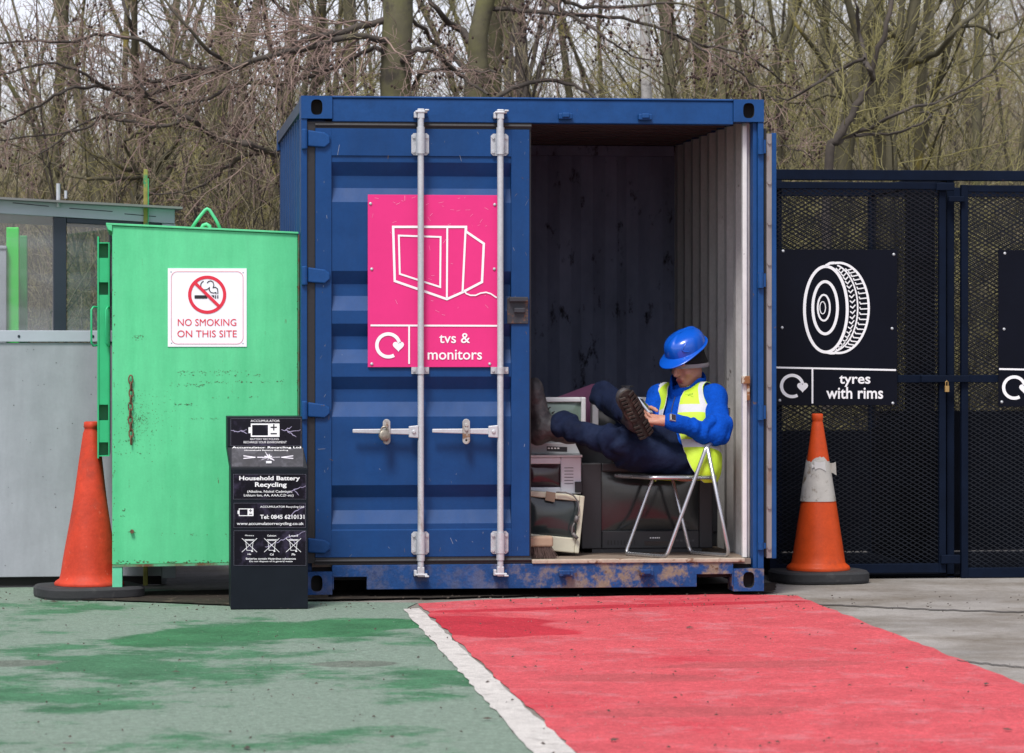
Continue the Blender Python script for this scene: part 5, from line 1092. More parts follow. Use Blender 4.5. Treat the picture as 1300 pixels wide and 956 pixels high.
# --- hi-vis vest: shell over the torso, cut by its own outline
v = Vol(lo, hi, .0045); torso(v, .018); v.ell(tp(.012, .012, -.03), (TL_, TF, TU), (.205, .142, .17), .04); v.ell(tp(.015, .015, -.09), (TL_, TF, TU), (.195, .128, .12), .03)
v.cap(J['shL']*.95+J['neck']*.05-TU*.004, J['shL']*.5+J['neck']*.5-TU*.022, .070, .066, .03); v.cap(J['shR']*.95+J['neck']*.05-TU*.004, J['shR']*.5+J['neck']*.5-TU*.022, .070, .066, .03)
vs, fs = v.mesh(); rel = vs-J['pel']; l, f, u_ = rel@TL_, rel@TF, rel@TU
shu = (J['shL']-J['pel'])@TU
gap = np.where(u_ > .12, .048+np.maximum(0, u_-.34)*.10, .048+.35*(.12-u_))
keep = ~((f > -.01) & (np.abs(l-.0) < gap))                                        # open front
keep &= vs[:, 2] > FZ+.395
keep &= np.linalg.norm(vs-(J['neck']+TU*.02), axis=1) > .108                                   # neck hole
for s_, sh, el in ((1, J['shL'], J['elL']), (-1, J['shR'], J['elR'])):                        # arm holes
    ax = un(*(TL_*s_*.9+TU*.25)); q = vs-sh; keep &= ~((q@ax > -.012) & (u_ > shu-.21)); keep &= ~((q@ax > .01) & (u_ > shu-.26))
fk = keep[fs].all(1); fs2 = fs[fk]; us, inv = np.unique(fs2, return_inverse=True); vs2 = vs[us]; fs2 = inv.reshape(fs2.shape)
hv = M('hi_vis_yellow', (.46, .66, .025), .65, var=.08, vscale=12, bump=.12, bscale=120)
nt = hv.node_tree; b = nt.nodes['Principled BSDF']; at_ = node(nt, 'ShaderNodeAttribute'); at_.attribute_name = 'tape'; mr = node(nt, 'ShaderNodeMapRange'); mr.inputs[1].default_value = .47; mr.inputs[2].default_value = .53; nt.links.new(at_.outputs['Fac'], mr.inputs[0])
mx = node(nt, 'ShaderNodeMix', data_type='RGBA'); lk = b.inputs['Base Color'].links[0].from_socket; nt.links.new(mr.outputs[0], mx.inputs['Factor']); nt.links.new(lk, mx.inputs[6]); mx.inputs[7].default_value = (.52, .53, .55, 1); nt.links.new(mx.outputs[2], b.inputs['Base Color'])
em = .0
vest, vv = vol_obj('hi_vis_vest', vs2, fs2, hv, person, smooth=3, wr=fold(8.1, .009, (10, 10, 7)))
rel = vv-J['pel']; l, f, u_ = rel@TL_, rel@TF, rel@TU
dist = np.minimum(np.abs(u_-.235), np.abs(u_-.035)); tape = np.clip((.024-dist)/.008+.5, 0, 1)
for s_, sh in ((1, J['shL']), (-1, J['shR'])):
    ax = un(*(TL_*s_*.9+TU*.25)); q = (vv-sh)@ax; tape = np.maximum(tape, np.clip((.013-np.abs(q+.030))/.008+.5, 0, 1)*np.clip((u_-.25)/.01, 0, 1))
gap = np.where(u_ > .12, .048+np.maximum(0, u_-.34)*.10, .048+.35*(.12-u_)); tape = np.maximum(tape, np.clip((gap+.007-np.abs(l))/.004+.5, 0, 1)*(f > 0)*(u_ < .40)*.9)
vest.data.attributes.new('tape', 'FLOAT', 'POINT').data.foreach_set('value', tape.astype(np.float32))
so_ = vest.modifiers.new('thickness', 'SOLIDIFY'); so_.thickness = .003
# small dark print on the chest
cand = (np.abs(u_-.315) < .012) & (f > 0) & (l > .07) & (l < .125)
if cand.any():
    mb = MB(); cc = vv[cand].mean(0); r = random.Random(6)
    for i in range(6): p = cc+TL_*(-.024+.009*i)+TF*.010+TU*r.uniform(-.002, .002); hh_ = r.uniform(.003, .006); mb.add([p-TL_*.0022-TU*hh_, p+TL_*.0022-TU*hh_*.6, p+TL_*.0030+TU*hh_, p-TL_*.0012+TU*hh_], [(0, 1, 2, 3)])
    mb.build('chest_print', M('print_green', (.10, .20, .03), .7), vest)
# --- boots
leather = M('worn_black_leather', (.034, .031, .033), .55, var=.35, vscale=14, bump=.3, bscale=45, patch=(.10, .088, .084), pscale=9, plo=.50, phi=.7)
solem = M('muddy_sole', (.034, .027, .024), .9, spec=.15, var=.5, vscale=16, bump=.5, bscale=50, patch=(.085, .064, .052), pscale=12, plo=.50, phi=.66)
def boot(ank, up_, toe, nm, K_=1.16):
    """up_: from the sole towards the shin, toe: heel to toe"""
    up_ = un(*up_); toe = np.array(toe, float); toe = un(*(toe-up_*toe.dot(up_))); sd_ = np.cross(up_, toe); q = lambda t, s_, z: np.array(ank)+(toe*t+sd_*s_*1.06+up_*z)*K_
    lo_ = np.minimum.reduce([q(t, s_, z) for t in (-.1, .24) for s_ in (-.07, .07) for z in (-.13, .13)])-.03; hi_ = np.maximum.reduce([q(t, s_, z) for t in (-.1, .24) for s_ in (-.07, .07) for z in (-.13, .13)])+.03
    v = Vol(lo_, hi_, .004); ax = (toe, sd_, up_)
    v.cap(q(-.015, 0, .085), q(-.005, 0, -.02), .052*K_, .048*K_, .03); v.ell(q(-.03, 0, -.045), ax, (.048*K_, .040*K_, .045*K_), .03); v.cap(q(.0, 0, -.03), q(.105, 0, -.055), .046*K_, .040*K_, .03); v.ell(q(.140, 0, -.062), ax, (.062*K_, .048*K_, .038*K_), .02)
    v.cap(q(-.015, 0, .075), q(-.015, 0, .095), .054*K_, .053*K_, .01)
    v.rbox(q(.06, 0, -.175), ax, (.3, .2, .08), .0, .004, 's')
    o, _v = vol_obj(nm, *v.mesh(), leather, person, smooth=2, wr=fold(ank[0]*7, .003, (22, 22, 22)))
    mb = MB(); out = []
    for i in range(36):
        a = 2*math.pi*i/36; x = math.cos(a); t = .062+.140*x; wd = .045+.008*math.cos(a*1.0)-.012*max(0, 1-((t-.03)/.035)**2); out.append((t, math.sin(a)/max(abs(math.sin(a))**.35, .2)*wd if abs(math.sin(a)) > 1e-6 else 0))
    pr = [[tuple(q(t, s_, z)) for t, s_ in out] for z in (-.096, -.112)]
    n = len(out); mb.add(pr[0]+pr[1], [tuple(range(n)), tuple(range(2*n-1, n-1, -1))]+[(i, (i+1) % n, n+(i+1) % n, n+i) for i in range(n)])
    for i in range(12):                                                                  # lugs
        t = -.066+.0222*i
        if .012 < t < .045: continue
        for s_ in (-.024, .024):
            w_ = .017; tw = .0075; c = q(t, s_, -.113); sk = toe*(.005 if s_ > 0 else -.005)
            mb.hexa([tuple(c+sd_*a_*w_+toe*b_*tw+sk*a_+up_*z) for z in (.004, -.010) for a_, b_ in ((-1, -1), (1, -1), (1, 1), (-1, 1))])
    mb.build('sole', solem, o, bevel=.0025)
    mb = MB()
    for i in range(5):
        t = .035+.018*i; z = .028-.0145*i*1.15; mb.tube([tuple(q(t+.004, -.022, z+.000)), tuple(q(t+.010, 0, z+.009)), tuple(q(t, .022, z+.000))], .0028, 6)
    mb.build('laces', M('laces', (.02, .018, .017), .8), o, smooth=True)
    return o
upR = J['kneeR']-J['ankR']; boot(J['ankR']+un(*upR)*-.01, upR, (-.36, -.30, .62), 'boot', 1.06)
boot(J['ankL']+np.array([-.012, 0, -.004]), (1, -.05, -.02), (-.10, .05, 1), 'boot', 1.30)
# --- hard hat, beanie, band
hat = MB(); up2 = un(*(HU+HFd*.13)); fw2 = un(*(HFd-up2*HFd.dot(up2))); lf2 = np.cross(up2, fw2); c0 = hc+HU*.064-HFd*.012
rows = []; N = 64
def hat_pt(a, r_, z, ex=0): return tuple(c0+fw2*(math.cos(a)*(.127*r_+ex))+lf2*(math.sin(a)*(.106*r_+ex))+up2*z)
prof = [(1.0, .0), (1.0, .022), (.985, .055), (.93, .088), (.83, .112), (.66, .131), (.44, .143), (.22, .148), (.02, .149)]
for r_, z in prof: rows.append([hat_pt(2*math.pi*(i % N)/N, r_, z*.64+(.006*max(0, 1-(abs(math.sin(2*math.pi*i/N))/.30)**2)*(r_ < .97) if r_ > .3 else .006*(r_ > .1))) for i in range(N+1)])
def wrap(mb, rows):
    m, n = len(rows), len(rows[0])-1; mb.add([p for r in rows for p in r[:-1]], [(i*n+j, i*n+(j+1) % n, (i+1)*n+(j+1) % n, (i+1)*n+j) for i in range(m-1) for j in range(n)])
wrap(hat, rows)
rim = []
for t, dz in ((0, .002), (1, -.004), (1, -.010), (0, -.006)):
    row = []
    for i in range(N+1):
        a = 2*math.pi*(i % N)/N; fr2 = max(0, math.cos(a)); ex = (.012+.056*fr2**2.2)*t; row.append(hat_pt(a, 1.0, dz-.016*t*fr2**2+.010*max(0, -math.cos(a))*t, ex))
    rim.append(row)
wrap(hat, rim)
hatm = M('hard_hat_blue', (.004, .085, .50), .24, var=.05, coat=.4)
ho = hat.build('hard_hat', hatm, person, smooth=True); sb_ = ho.modifiers.new('sub', 'SUBSURF'); sb_.levels = sb_.render_levels = 1
mb = MB(); pts = []
for i in range(15):
    t = i/14; a = .62+.85*t-.5*math.sin(math.pi*t)*0; pts.append(i)
cres = []
for i in range(17):
    t = i/16*2-1; a = .72+.42*t*t+.10*t; z = (.070+.042*t)*.64; r_ = 1.0-(max(0, z/.64-.02)/.15)**2.6*.75; cres.append(np.array(hat_pt(a, r_*1.008, z)))
mb.tube(cres, [.0012+.0034*math.sin(math.pi*i/16) for i in range(17)], 6)
mb.build('highlight_ridge', hatm, ho, smooth=True)  # raised arc shaped after the crescent highlight on the dome
mb = MB(); rows = []
for z, r_ in ((.055, .72), (.03, .80), (.0, .86), (-.022, .88), (-.040, .87), (-.040, .80)):
    rows.append([tuple(hc+HU*(z+(.014+.036*(z < .02))*math.cos(2*math.pi*i/40)+.010)+fw2*(math.cos(2*math.pi*i/40)*(.129*r_)-.010)+lf2*(math.sin(2*math.pi*i/40)*.104*r_)) for i in range(41)])
mb.sheet(rows).build('knitted_hat', M('black_knit', (.006, .006, .007), .95, bump=.5, bscale=200), person, smooth=True)
mb = MB(); rows = []
for z, r_ in ((-.033, .885), (-.040, .905), (-.050, .90), (-.056, .875)):
    rows.append([tuple(hc+HU*(z+(.014+.036*(z < .02))*math.cos(2*math.pi*i/40)+.010)+fw2*(math.cos(2*math.pi*i/40)*(.129*r_)-.010)+lf2*(math.sin(2*math.pi*i/40)*.104*r_)) for i in range(41)])
mb.sheet(rows).build('grey_band', M('grey_band', (.26, .25, .26), .7), person, smooth=True)
# --- watch on the near wrist
wd_ = un(*(J['wrL']-J['elL'])); wp = J['wrL']+wd_*.005; mb = MB(); wn = un(-.2, -.85, .5); wn = un(*(wn-wd_*wn.dot(wd_))); wl = np.cross(wd_, wn)
mb.tube([tuple(wp+wn*.036*math.cos(2*math.pi*i/28)+wl*.031*math.sin(2*math.pi*i/28)) for i in range(28)], .008, 8, closed=True)
wo = mb.build('wrist_watch', M('black_strap', (.012, .011, .011), .5), person, smooth=True)
mb = MB(); c = wp+wn*.040; mb.hexa([tuple(c+wd_*a_*.017+wl*b_*.020+wn*z) for z in (.009, -.006) for a_, b_ in ((-1, -1), (1, -1), (1, 1), (-1, 1))]); mb.build('watch_case', M('watch_steel', (.5, .5, .5), .25, metal=.8), wo, bevel=.003)
mb = MB(); c = wp+wn*.0495; mb.hexa([tuple(c+wd_*a_*.013+wl*b_*.016+wn*z) for z in (.001, -.001) for a_, b_ in ((-1, -1), (1, -1), (1, 1), (-1, 1))]); mb.build('watch_face', M('watch_face', (.035, .02, .018), .15), wo)
# --- phone in the hands
pc = A_(818.5, 514.5, .10); pu = un(-.55, .35, .75); pn = np.array([.55, -.25, .55]); pn = un(*(pn-pu*pn.dot(pu))); ps = np.cross(pu, pn)
ph = thing('mobile_phone', 'small pale mobile phone held in the hands of the seated person', 'phone', tuple(pc)); mb = MB()
mb.hexa([tuple(pc+pu*a_*.055+ps*b_*.028+pn*z) for z in (.006, -.006) for a_, b_ in ((-1, -1), (1, -1), (1, 1), (-1, 1))]); mb.build('case', M('phone_case', (.38, .42, .48), .35), ph, bevel=.004)
mb = MB(); c = pc+pn*.0068; mb.hexa([tuple(c+pu*a_*.040+ps*b_*.023+pn*z) for z in (.0006, -.0005) for a_, b_ in ((-1, -1), (1, -1), (1, 1), (-1, 1))]); mb.build('screen', M('phone_screen', (.03, .035, .045), .1), ph)
# ------------------------------------------------------------------ bare woodland
class Twigs:
    def __init__(s): s.g = {}
    def add(s, P, r, n): s.g.setdefault((len(P), n), ([], [])); a = s.g[(len(P), n)]; a[0].append(P); a[1].append(r)
    def mesh(s, name, mat, loc):
        VS = []; FS = []; off = 0
        for (K, n), (P, r) in s.g.items():
            P = np.array(P); r = np.array(r); m = len(P)
            T = np.gradient(P, axis=1); T /= np.linalg.norm(T, axis=2, keepdims=True)+1e-9
            ref = np.where(np.abs(T[:, :1, 2:3]) > .8, np.array([[[1., 0, 0]]]), np.array([[[0, 0, 1.]]]))
            A = np.cross(T, np.broadcast_to(ref, T.shape)); A /= np.linalg.norm(A, axis=2, keepdims=True)+1e-9
            B = np.cross(T, A); an = 2*np.pi*np.arange(n)/n
            R = r[:, :, None, None]
            X = P[:, :, None, :]+R*(A[:, :, None, :]*np.cos(an)[None, None, :, None]+B[:, :, None, :]*np.sin(an)[None, None, :, None])
            VS.append(X.reshape(-1, 3)); i = np.arange(K-1)[:, None]; k = np.arange(n)[None]
            q = np.stack([i*n+k, i*n+(k+1) % n, (i+1)*n+(k+1) % n, (i+1)*n+k], -1).reshape(-1, 4)
            FS.append((q[None]+(np.arange(m)*K*n)[:, None, None]+off).reshape(-1, 4)); off += m*K*n
        vs = np.concatenate(VS)-np.array(loc)[None]; fs = np.concatenate(FS)
        me = bpy.data.meshes.new(name); me.vertices.add(len(vs)); me.vertices.foreach_set('co', vs.astype(np.float32).ravel())
        me.loops.add(fs.size); me.loops.foreach_set('vertex_index', fs.astype(np.int32).ravel())
        me.polygons.add(len(fs)); me.polygons.foreach_set('loop_start', np.arange(0, fs.size, 4, dtype=np.int32)); me.polygons.foreach_set('loop_total', np.full(len(fs), 4, np.int32))
        me.polygons.foreach_set('use_smooth', np.ones(len(fs), bool)); me.materials.append(mat); me.update(calc_edges=True)
        return me
def obj_of(me, parent):
    o = bpy.data.objects.new(me.name, me); COL.objects.link(o); o.parent = parent; return o
bark = M('mossy_bark', (.105, .096, .055), .9, var=.4, vscale=3, patch=(.135, .135, .045), pscale=1.6, plo=.48, phi=.66, patch2=(.05, .043, .034), p2scale=5, p2lo=.56, p2hi=.68, bump=.5, bscale=14)
bark_dark = M('dark_bark', (.062, .051, .042), .9, var=.4, vscale=4, patch=(.12, .11, .045), pscale=1.4, plo=.56, phi=.68, bump=.5, bscale=16)
bark_y = M('lichen_bark', (.085, .076, .044), .9, var=.4, vscale=3, patch=(.25, .20, .035), pscale=3.2, plo=.58, phi=.70, bump=.4)
bark_pale = M('birch_bark', (.46, .45, .43), .8, var=.2, vscale=6, patch=(.12, .11, .10), pscale=7, plo=.58, phi=.66, stretch=(1, 1, 2.5), bump=.3)
twig_o = M('olive_twigs', (.26, .235, .095), .9, var=.4, vscale=1.5, patch=(.27, .235, .06), pscale=.9, plo=.54, phi=.66)
twig_p = M('purple_twigs', (.27, .19, .16), .9, var=.4, vscale=2, patch=(.20, .165, .12), pscale=1.3, plo=.55, phi=.7)
twig_g = M('grey_brown_twigs', (.27, .232, .145), .9, var=.4, vscale=1, patch=(.16, .15, .065), pscale=.7, plo=.5, phi=.65)
def rnd(rng, s=1.0): return rng.normal(0, s, 3)
def unit(v): return v/(np.linalg.norm(v)+1e-9)
def wander(p, d, L, K, wob, trop, rng):
    P = [np.array(p, float)]; d = unit(np.array(d, float)); st = L/(K-1)
    for i in range(K-1):
        d = unit(d+rnd(rng, wob)+np.array([0, 0, trop])); P.append(P[-1]+d*st)
    return np.array(P)
def sprout(tws, P, r, lv, mx, dens, lf, rng, zmax=6.0, trop=.06, rmin=.0022, first=.12, ang=.9):
    L = np.linalg.norm(np.diff(P, axis=0), axis=1).sum(); n = max(1, int(L*dens[lv-1]*rng.uniform(.8, 1.2)))
    for i in range(n):
        t = rng.uniform(first, 1.0); x = t*(len(P)-1); k = min(int(x), len(P)-2); f = x-k
        p = P[k]*(1-f)+P[k+1]*f
        if p[2] > zmax: continue
        rr = r[k]*(1-f)+r[k+1]*f; T = unit(P[k+1]-P[k]); Q = unit(np.cross(T, rnd(rng)))
        d = unit(T*math.cos(ang*rng.uniform(.6, 1.25))+Q*math.sin(ang*rng.uniform(.7, 1.2)))
        ln = L*lf[lv-1]*rng.uniform(.45, 1.15)*(1.15-.65*t); ln = min(ln, 2.6)
        if ln < .08: ln = rng.uniform(.08, .16)
        K = (7, 6, 5, 4)[min(lv-1, 3)]; r0 = max(rmin, min(rr*.55, ln*.0062+.0012)); C = wander(p, d, ln, K, .17, trop, rng); rad = np.linspace(r0, max(rmin*.75, r0*.35), K)
        tws[0 if lv <= 1 and len(tws) < 3 else 1].add(C, rad, (5, 4, 3, 3)[min(lv-1, 3)])
        if lv < mx: sprout(tws, C, rad, lv+1, mx, dens, lf, rng, zmax, trop, rmin, .1, ang)
def make_tree(seed, kind):
    rng = np.random.default_rng(seed); tws = (Twigs(), Twigs())
    if kind == 'tall':
        K = 16; P = wander((0, 0, -.1), (rng.normal(0, .05), rng.normal(0, .05), 1), 9.5, K, .05, .05, rng); r0 = rng.uniform(.055, .095); r = np.linspace(r0, .015, K); r[0] *= 1.35
        tws[0].add(P, r, 10); sprout(tws, P, r, 1, 3, (6.5, 8.5, 9), (.15, .40, .40), rng, 4.9, .07, .0022, .06, .85)
    elif kind == 'multi':
        for s in range(rng.integers(5, 8)):
            a = rng.uniform(0, 6.28); K = 11; L = rng.uniform(5, 7.5); P = wander((.12*math.cos(a), .12*math.sin(a), -.1), (.30*math.cos(a), .30*math.sin(a), 1), L, K, .09, .045, rng); r = np.linspace(rng.uniform(.022, .045), .008, K)
            tws[0].add(P, r, 7); sprout(tws, P, r, 1, 3, (4.2, 7.5, 8), (.20, .42, .42), rng, 6, .08, .0022, .08, .75)
    else:
        for s in range(22):
            a = rng.uniform(0, 6.28); q = rng.uniform(.05, .55); K = 8; L = rng.uniform(1.6, 4.0); P = wander((q*math.cos(a), q*math.sin(a), -.05), (.35*math.cos(a), .35*math.sin(a), 1), L, K, .12, .03, rng); r = np.linspace(rng.uniform(.006, .014), .003, K)
            tws[0].add(P, r, 5); sprout(tws, P, r, 1, 2, (8.0, 8), (.26, .42), rng, 6, .06, .0021, .1, .7)
    return tws
def tree_thing(name, label, cat, tws, loc, m0, m1, group=None, n1='crown'):
    t = thing(name, label, cat, loc, group)
    o0 = obj_of(tws[0].mesh('trunk', m0, (0, 0, 0)), t); o1 = obj_of(tws[1].mesh(n1, m1, (0, 0, 0)), t); return t
def copy_tree(t, loc, rz, sc_, label=None):
    r = t.copy(); COL.objects.link(r); r.location = loc; r.rotation_euler = (0, 0, rz); r.scale = (sc_, sc_, sc_)
    if label: r['label'] = label
    for c in t.children: d = c.copy(); COL.objects.link(d); d.parent = r
    return r
rg = random.Random(21)
G1, G2, G3 = 'straight bare trees in the wood behind', 'many-stemmed bare trees in the wood behind', 'leafless undergrowth shrubs in the wood behind'
L1 = 'straight bare tree with mossy olive bark in the wood behind the container'; L2 = 'bare tree with several leaning stems in the wood behind the container'; L3 = 'leafless bush of thin upright stems at the edge of the wood'
protoA = [tree_thing('bare_tree', L1, 'tree', make_tree(s, 'tall'), (0, 0, 0), m, w, G1) for s, m, w in ((1, bark, twig_o), (2, bark_dark, twig_p), (3, bark, twig_g))]
protoB = [tree_thing('multi_stem_tree', L2, 'tree', make_tree(s, 'multi'), (0, 0, 0), m, w, G2) for s, m, w in ((11, bark_y, twig_o), (12, bark_dark, twig_g), (13, bark, twig_p))]
protoC = [tree_thing('undergrowth_shrub', L3, 'shrub', make_tree(s, 'shrub'), (0, 0, 0), m, w, G3) for s, m, w in ((21, bark, twig_g), (22, bark_y, twig_o), (23, bark_dark, twig_g))]
used = set()
def put(pr, x, y, s=None):
    z = bank(x, y)-.02; s = s or rg.uniform(.85, 1.2); a = rg.uniform(0, 6.28)
    if pr.name in used: return copy_tree(pr, (x, y, z), a, s)
    used.add(pr.name); pr.location = (x, y, z); pr.rotation_euler = (0, 0, a); pr.scale = (s, s, s); return pr
def span(y): d = y+CD; c = CX+d*math.tan(TH); return c-d*.155-1.8, c+d*.155+1.6
ub = lambda u, y: at(u, 438, y).x
for u, y, k in ((880, 7.5, 0), (952, 8.6, 0), (935, 11, 2), (700, 9, 1), (560, 10.5, 2), (420, 9.5, 2), (330, 11.5, 0), (205, 9.5, 2), (40, 10, 0), (1130, 13, 0), (1190, 10.5, 2), (1245, 9, 0), (1010, 14, 0)): put(protoA[k], ub(u, y), y, rg.uniform(.95, 1.2))
for i in range(6):
    y = rg.uniform(12, 22); a, b = span(y); put(protoA[i % 3], rg.uniform(a, b), y)
for u, y, k in ((1155, 7.2, 0), (1015, 9.3, 0), (1080, 11.2, 1), (610, 8.2, 1), (250, 8.4, 0), (90, 8.8, 2), (780, 10.2, 0), (1260, 11, 0), (180, 11, 0), (350, 13, 2)): put(protoB[k], ub(u, y), y)
for i in range(6):
    y = rg.uniform(11, 18); a, b = span(y); put(protoB[i % 3], rg.uniform(a, b), y)
for i in range(64):
    y = 5.6+i*.22+rg.uniform(-.3, .3); a, b = span(y); put(protoC[i % 3], a+(b-a)*((i*.618+.13) % 1), y, rg.uniform(.75, 1.15))
# ---- the particular trees whose limbs can be followed in the picture
def limb(tws, y, pts, r0, r1, seed, dens=(7, 9, 8), lf=(.16, .42, .42), mx=3, trop=0.0, n=8, slot=0, yj=.25, rmin=.0019, ang=.95, L0=None):
    rng = np.random.default_rng(seed); Q = [np.array(at(u, v, y+(rng.uniform(-yj, yj) if k_ else 0))) for k_, (u, v) in enumerate(pts)]
    P = [Q[0]]
    for i in range(len(Q)-1):
        p0 = Q[max(i-1, 0)]; p1, p2 = Q[i], Q[i+1]; p3 = Q[min(i+2, len(Q)-1)]
        for k in range(1, 5):
            t = k/4; P.append(.5*((2*p1)+(-p0+p2)*t+(2*p0-5*p1+4*p2-p3)*t*t+(-p0+3*p1-3*p2+p3)*t**3)+(rnd(rng, .008) if k < 4 else 0))
    P = np.array(P); r = np.linspace(r0, r1, len(P)); tws[slot].add(P, r, n)
    if mx: sprout(tws, P, r, 1, mx, dens, lf, rng, 9, trop, rmin, .03, ang)
    return P
def special(name, label, loc_uy, limbs, m0, m1, cones=0, seed=1):
    u, y = loc_uy; x = ub(u, y); loc = (x, y, bank(x, y)); tws = (Twigs(), Twigs(), Twigs()); PS = []
    for i, L_ in enumerate(limbs): PS.append(limb(tws, y, L_[0], L_[1], L_[2], seed*50+i, **(L_[3] if len(L_) > 3 else {})))
    t = thing(name, label, 'tree', loc)
    obj_of(tws[0].mesh('trunk', m0, loc), t); obj_of(tws[1].mesh('crown', m1, loc), t)
    if tws[2].g: obj_of(tws[2].mesh('limbs', bark_dark, loc), t)
    if cones:
        rng = np.random.default_rng(seed+5); mb = MB(); ends = [p[-1] for (K, n), (P, r) in tws[1].g.items() for p in P]; rng.shuffle(ends)
        for e in ends[:cones]:
            c = V(*e); rr_ = rng.uniform(.006, .011)
            for j in range(rng.integers(1, 3)):
                o = c+V(*rnd(rng, .015))+V(0, 0, -rr_); mb.lathe([(.001, -rr_*1.3), (rr_*.8, -rr_*.6), (rr_, .1*rr_), (rr_*.6, rr_), (.001, rr_*1.3)], o, 6, caps=False)
        co = mb.build('cones', M('alder_cones', (.035, .018, .015), .9), t); co['kind'] = 'stuff'
    return t
base = dict(mx=0)
D_l = dict(slot=2, dens=(14, 12, 10), lf=(.21, .42, .45), mx=3, trop=-.035, yj=.35)
special('alder_tree', 'big dark alder whose bare limbs droop left over the green cabinet and the hut', (505, 5.2), [
    ([(508, 560), (506, 300), (504, 140), (503, 60), (506, -90)], .115, .10, dict(mx=1, dens=(1.2,), n=12, yj=.02)),
    ([(500, 20), (440, 40), (400, 46), (350, 66), (290, 84), (240, 84), (205, 66), (170, 48), (130, 45), (80, 53), (20, 53), (-60, 58)], .025, .006, D_l),
    ([(504, 55), (450, 46), (400, 58), (330, 74), (285, 88), (240, 97), (190, 105), (150, 113), (95, 110), (60, 128), (20, 150), (-30, 160)], .023, .006, D_l),
    ([(502, 240), (440, 225), (350, 195), (310, 182), (275, 176), (240, 150), (210, 136), (185, 118), (172, 100)], .032, .008, D_l),
    ([(345, 192), (300, 203), (272, 225), (245, 240), (222, 245), (180, 246)], .016, .004, D_l),
    ([(240, 150), (200, 160), (140, 150), (100, 165), (50, 172), (-30, 180)], .014, .004, D_l),
    ([(290, 84), (260, 60), (230, 25), (190, -20)], .016, .008, D_l), ([(170, 48), (160, 15), (140, -30)], .014, .008, D_l), ([(400, 46), (370, 20), (330, -20)], .018, .01, D_l),
    ([(240, 97), (170, 125), (110, 95), (60, 80), (0, 95), (-50, 90)], .014, .004, D_l),
    ([(420, 90), (360, 105), (300, 110), (250, 128), (190, 140), (120, 150), (60, 190), (20, 215)], .016, .004, D_l),
    ([(504, 90), (480, 62), (452, 72), (420, 88), (380, 86), (340, 78)], .02, .006, D_l), ([(504, 84), (530, 62), (555, 68), (580, 92), (590, 100), (620, 120)], .024, .008, D_l),
    ([(503, 130), (525, 110), (540, 92), (570, 88), (592, 90), (630, 92)], .018, .006, D_l)], bark, twig_p, 420, 3)
special('alder_tree', 'second dark alder with brown cones, its twigs hanging over the top of the container', (606, 5.8), [
    ([(604, 600), (602, 300), (602, 120), (607, 60), (622, -20), (630, -90)], .085, .06, dict(mx=1, dens=(1.5,), n=10, yj=.02)),
    ([(606, 60), (580, 35), (560, 18), (540, -10)], .03, .015, D_l), ([(622, 10), (660, 14), (720, 18), (790, 22), (860, 45), (920, 80), (960, 110), (1000, 140)], .018, .004, D_l),
    ([(625, -10), (680, -5), (730, 22), (770, 50), (800, 70), (835, 78)], .016, .004, D_l), ([(604, 150), (640, 118), (680, 104), (730, 108), (760, 128), (790, 140)], .020, .008, dict(D_l, dens=(4, 5, 5))),
    ([(604, 100), (560, 60), (520, 20), (500, -20)], .02, .01, D_l), ([(860, 45), (900, 60), (950, 70), (1000, 110), (1030, 120)], .012, .004, D_l),
    ([(630, -40), (700, -10), (740, 10), (800, 8), (870, 5), (930, 30)], .018, .006, D_l), ([(970, 118), (975, 160), (990, 185), (1020, 192), (1035, 210)], .008, .003, D_l)], bark, twig_p, 420, 4)
special('birch_tree', 'pale grey slender birch trunk rising behind the middle of the container roof', (820, 7.6), [
    ([(820, 600), (820, 300), (821, 120), (819, 50), (821, -90)], .046, .036, dict(mx=2, dens=(.8, 3), n=12, yj=.01))], bark_pale, twig_g, 0, 6)
D_y = dict(dens=(6, 8, 7), lf=(.2, .42, .42), mx=3, trop=.04, yj=.4)
special('leaning_tree', 'dark forked tree with yellow lichen, standing just above the black cage', (1053, 4.9), [
    ([(1050, 520), (1052, 215), (1062, 180), (1075, 155), (1090, 130), (1100, 112), (1108, 96), (1112, 70), (1125, 30), (1140, -30)], .034, .014, dict(D_y, n=10, yj=.03)),
    ([(1062, 182), (1085, 170), (1110, 160), (1150, 140), (1200, 125), (1260, 95)], .02, .006, D_y), ([(1108, 100), (1104, 88), (1098, 75), (1090, 40), (1085, 0), (1080, -40)], .02, .010, D_y),
    ([(1098, 75), (1060, 90), (1030, 110), (1005, 125), (985, 122)], .014, .005, D_y), ([(1085, 172), (1120, 170), (1150, 165), (1180, 148), (1165, 143), (1130, 142)], .012, .004, D_y)], bark_dark, twig_o, 0, 7)
special('leaning_tree', 'olive barked tree with a strong fork near the top right of the photo', (1128, 6.2), [
    ([(1120, 560), (1128, 250), (1132, 150), (1138, 100), (1150, 60), (1162, 0), (1170, -60)], .055, .04, dict(D_y, n=10, yj=.03)),
    ([(1138, 95), (1160, 80), (1190, 68), (1215, 35), (1245, 10), (1265, -20)], .028, .012, D_y), ([(1140, 88), (1165, 50), (1190, 10), (1210, -30)], .02, .01, D_y),
    ([(1150, 60), (1120, 30), (1100, -10)], .02, .01, D_y), ([(1215, 35), (1240, 32), (1262, 45), (1275, 40), (1300, 22), (1340, 10)], .016, .006, D_y)], bark_y, twig_o, 0, 8)
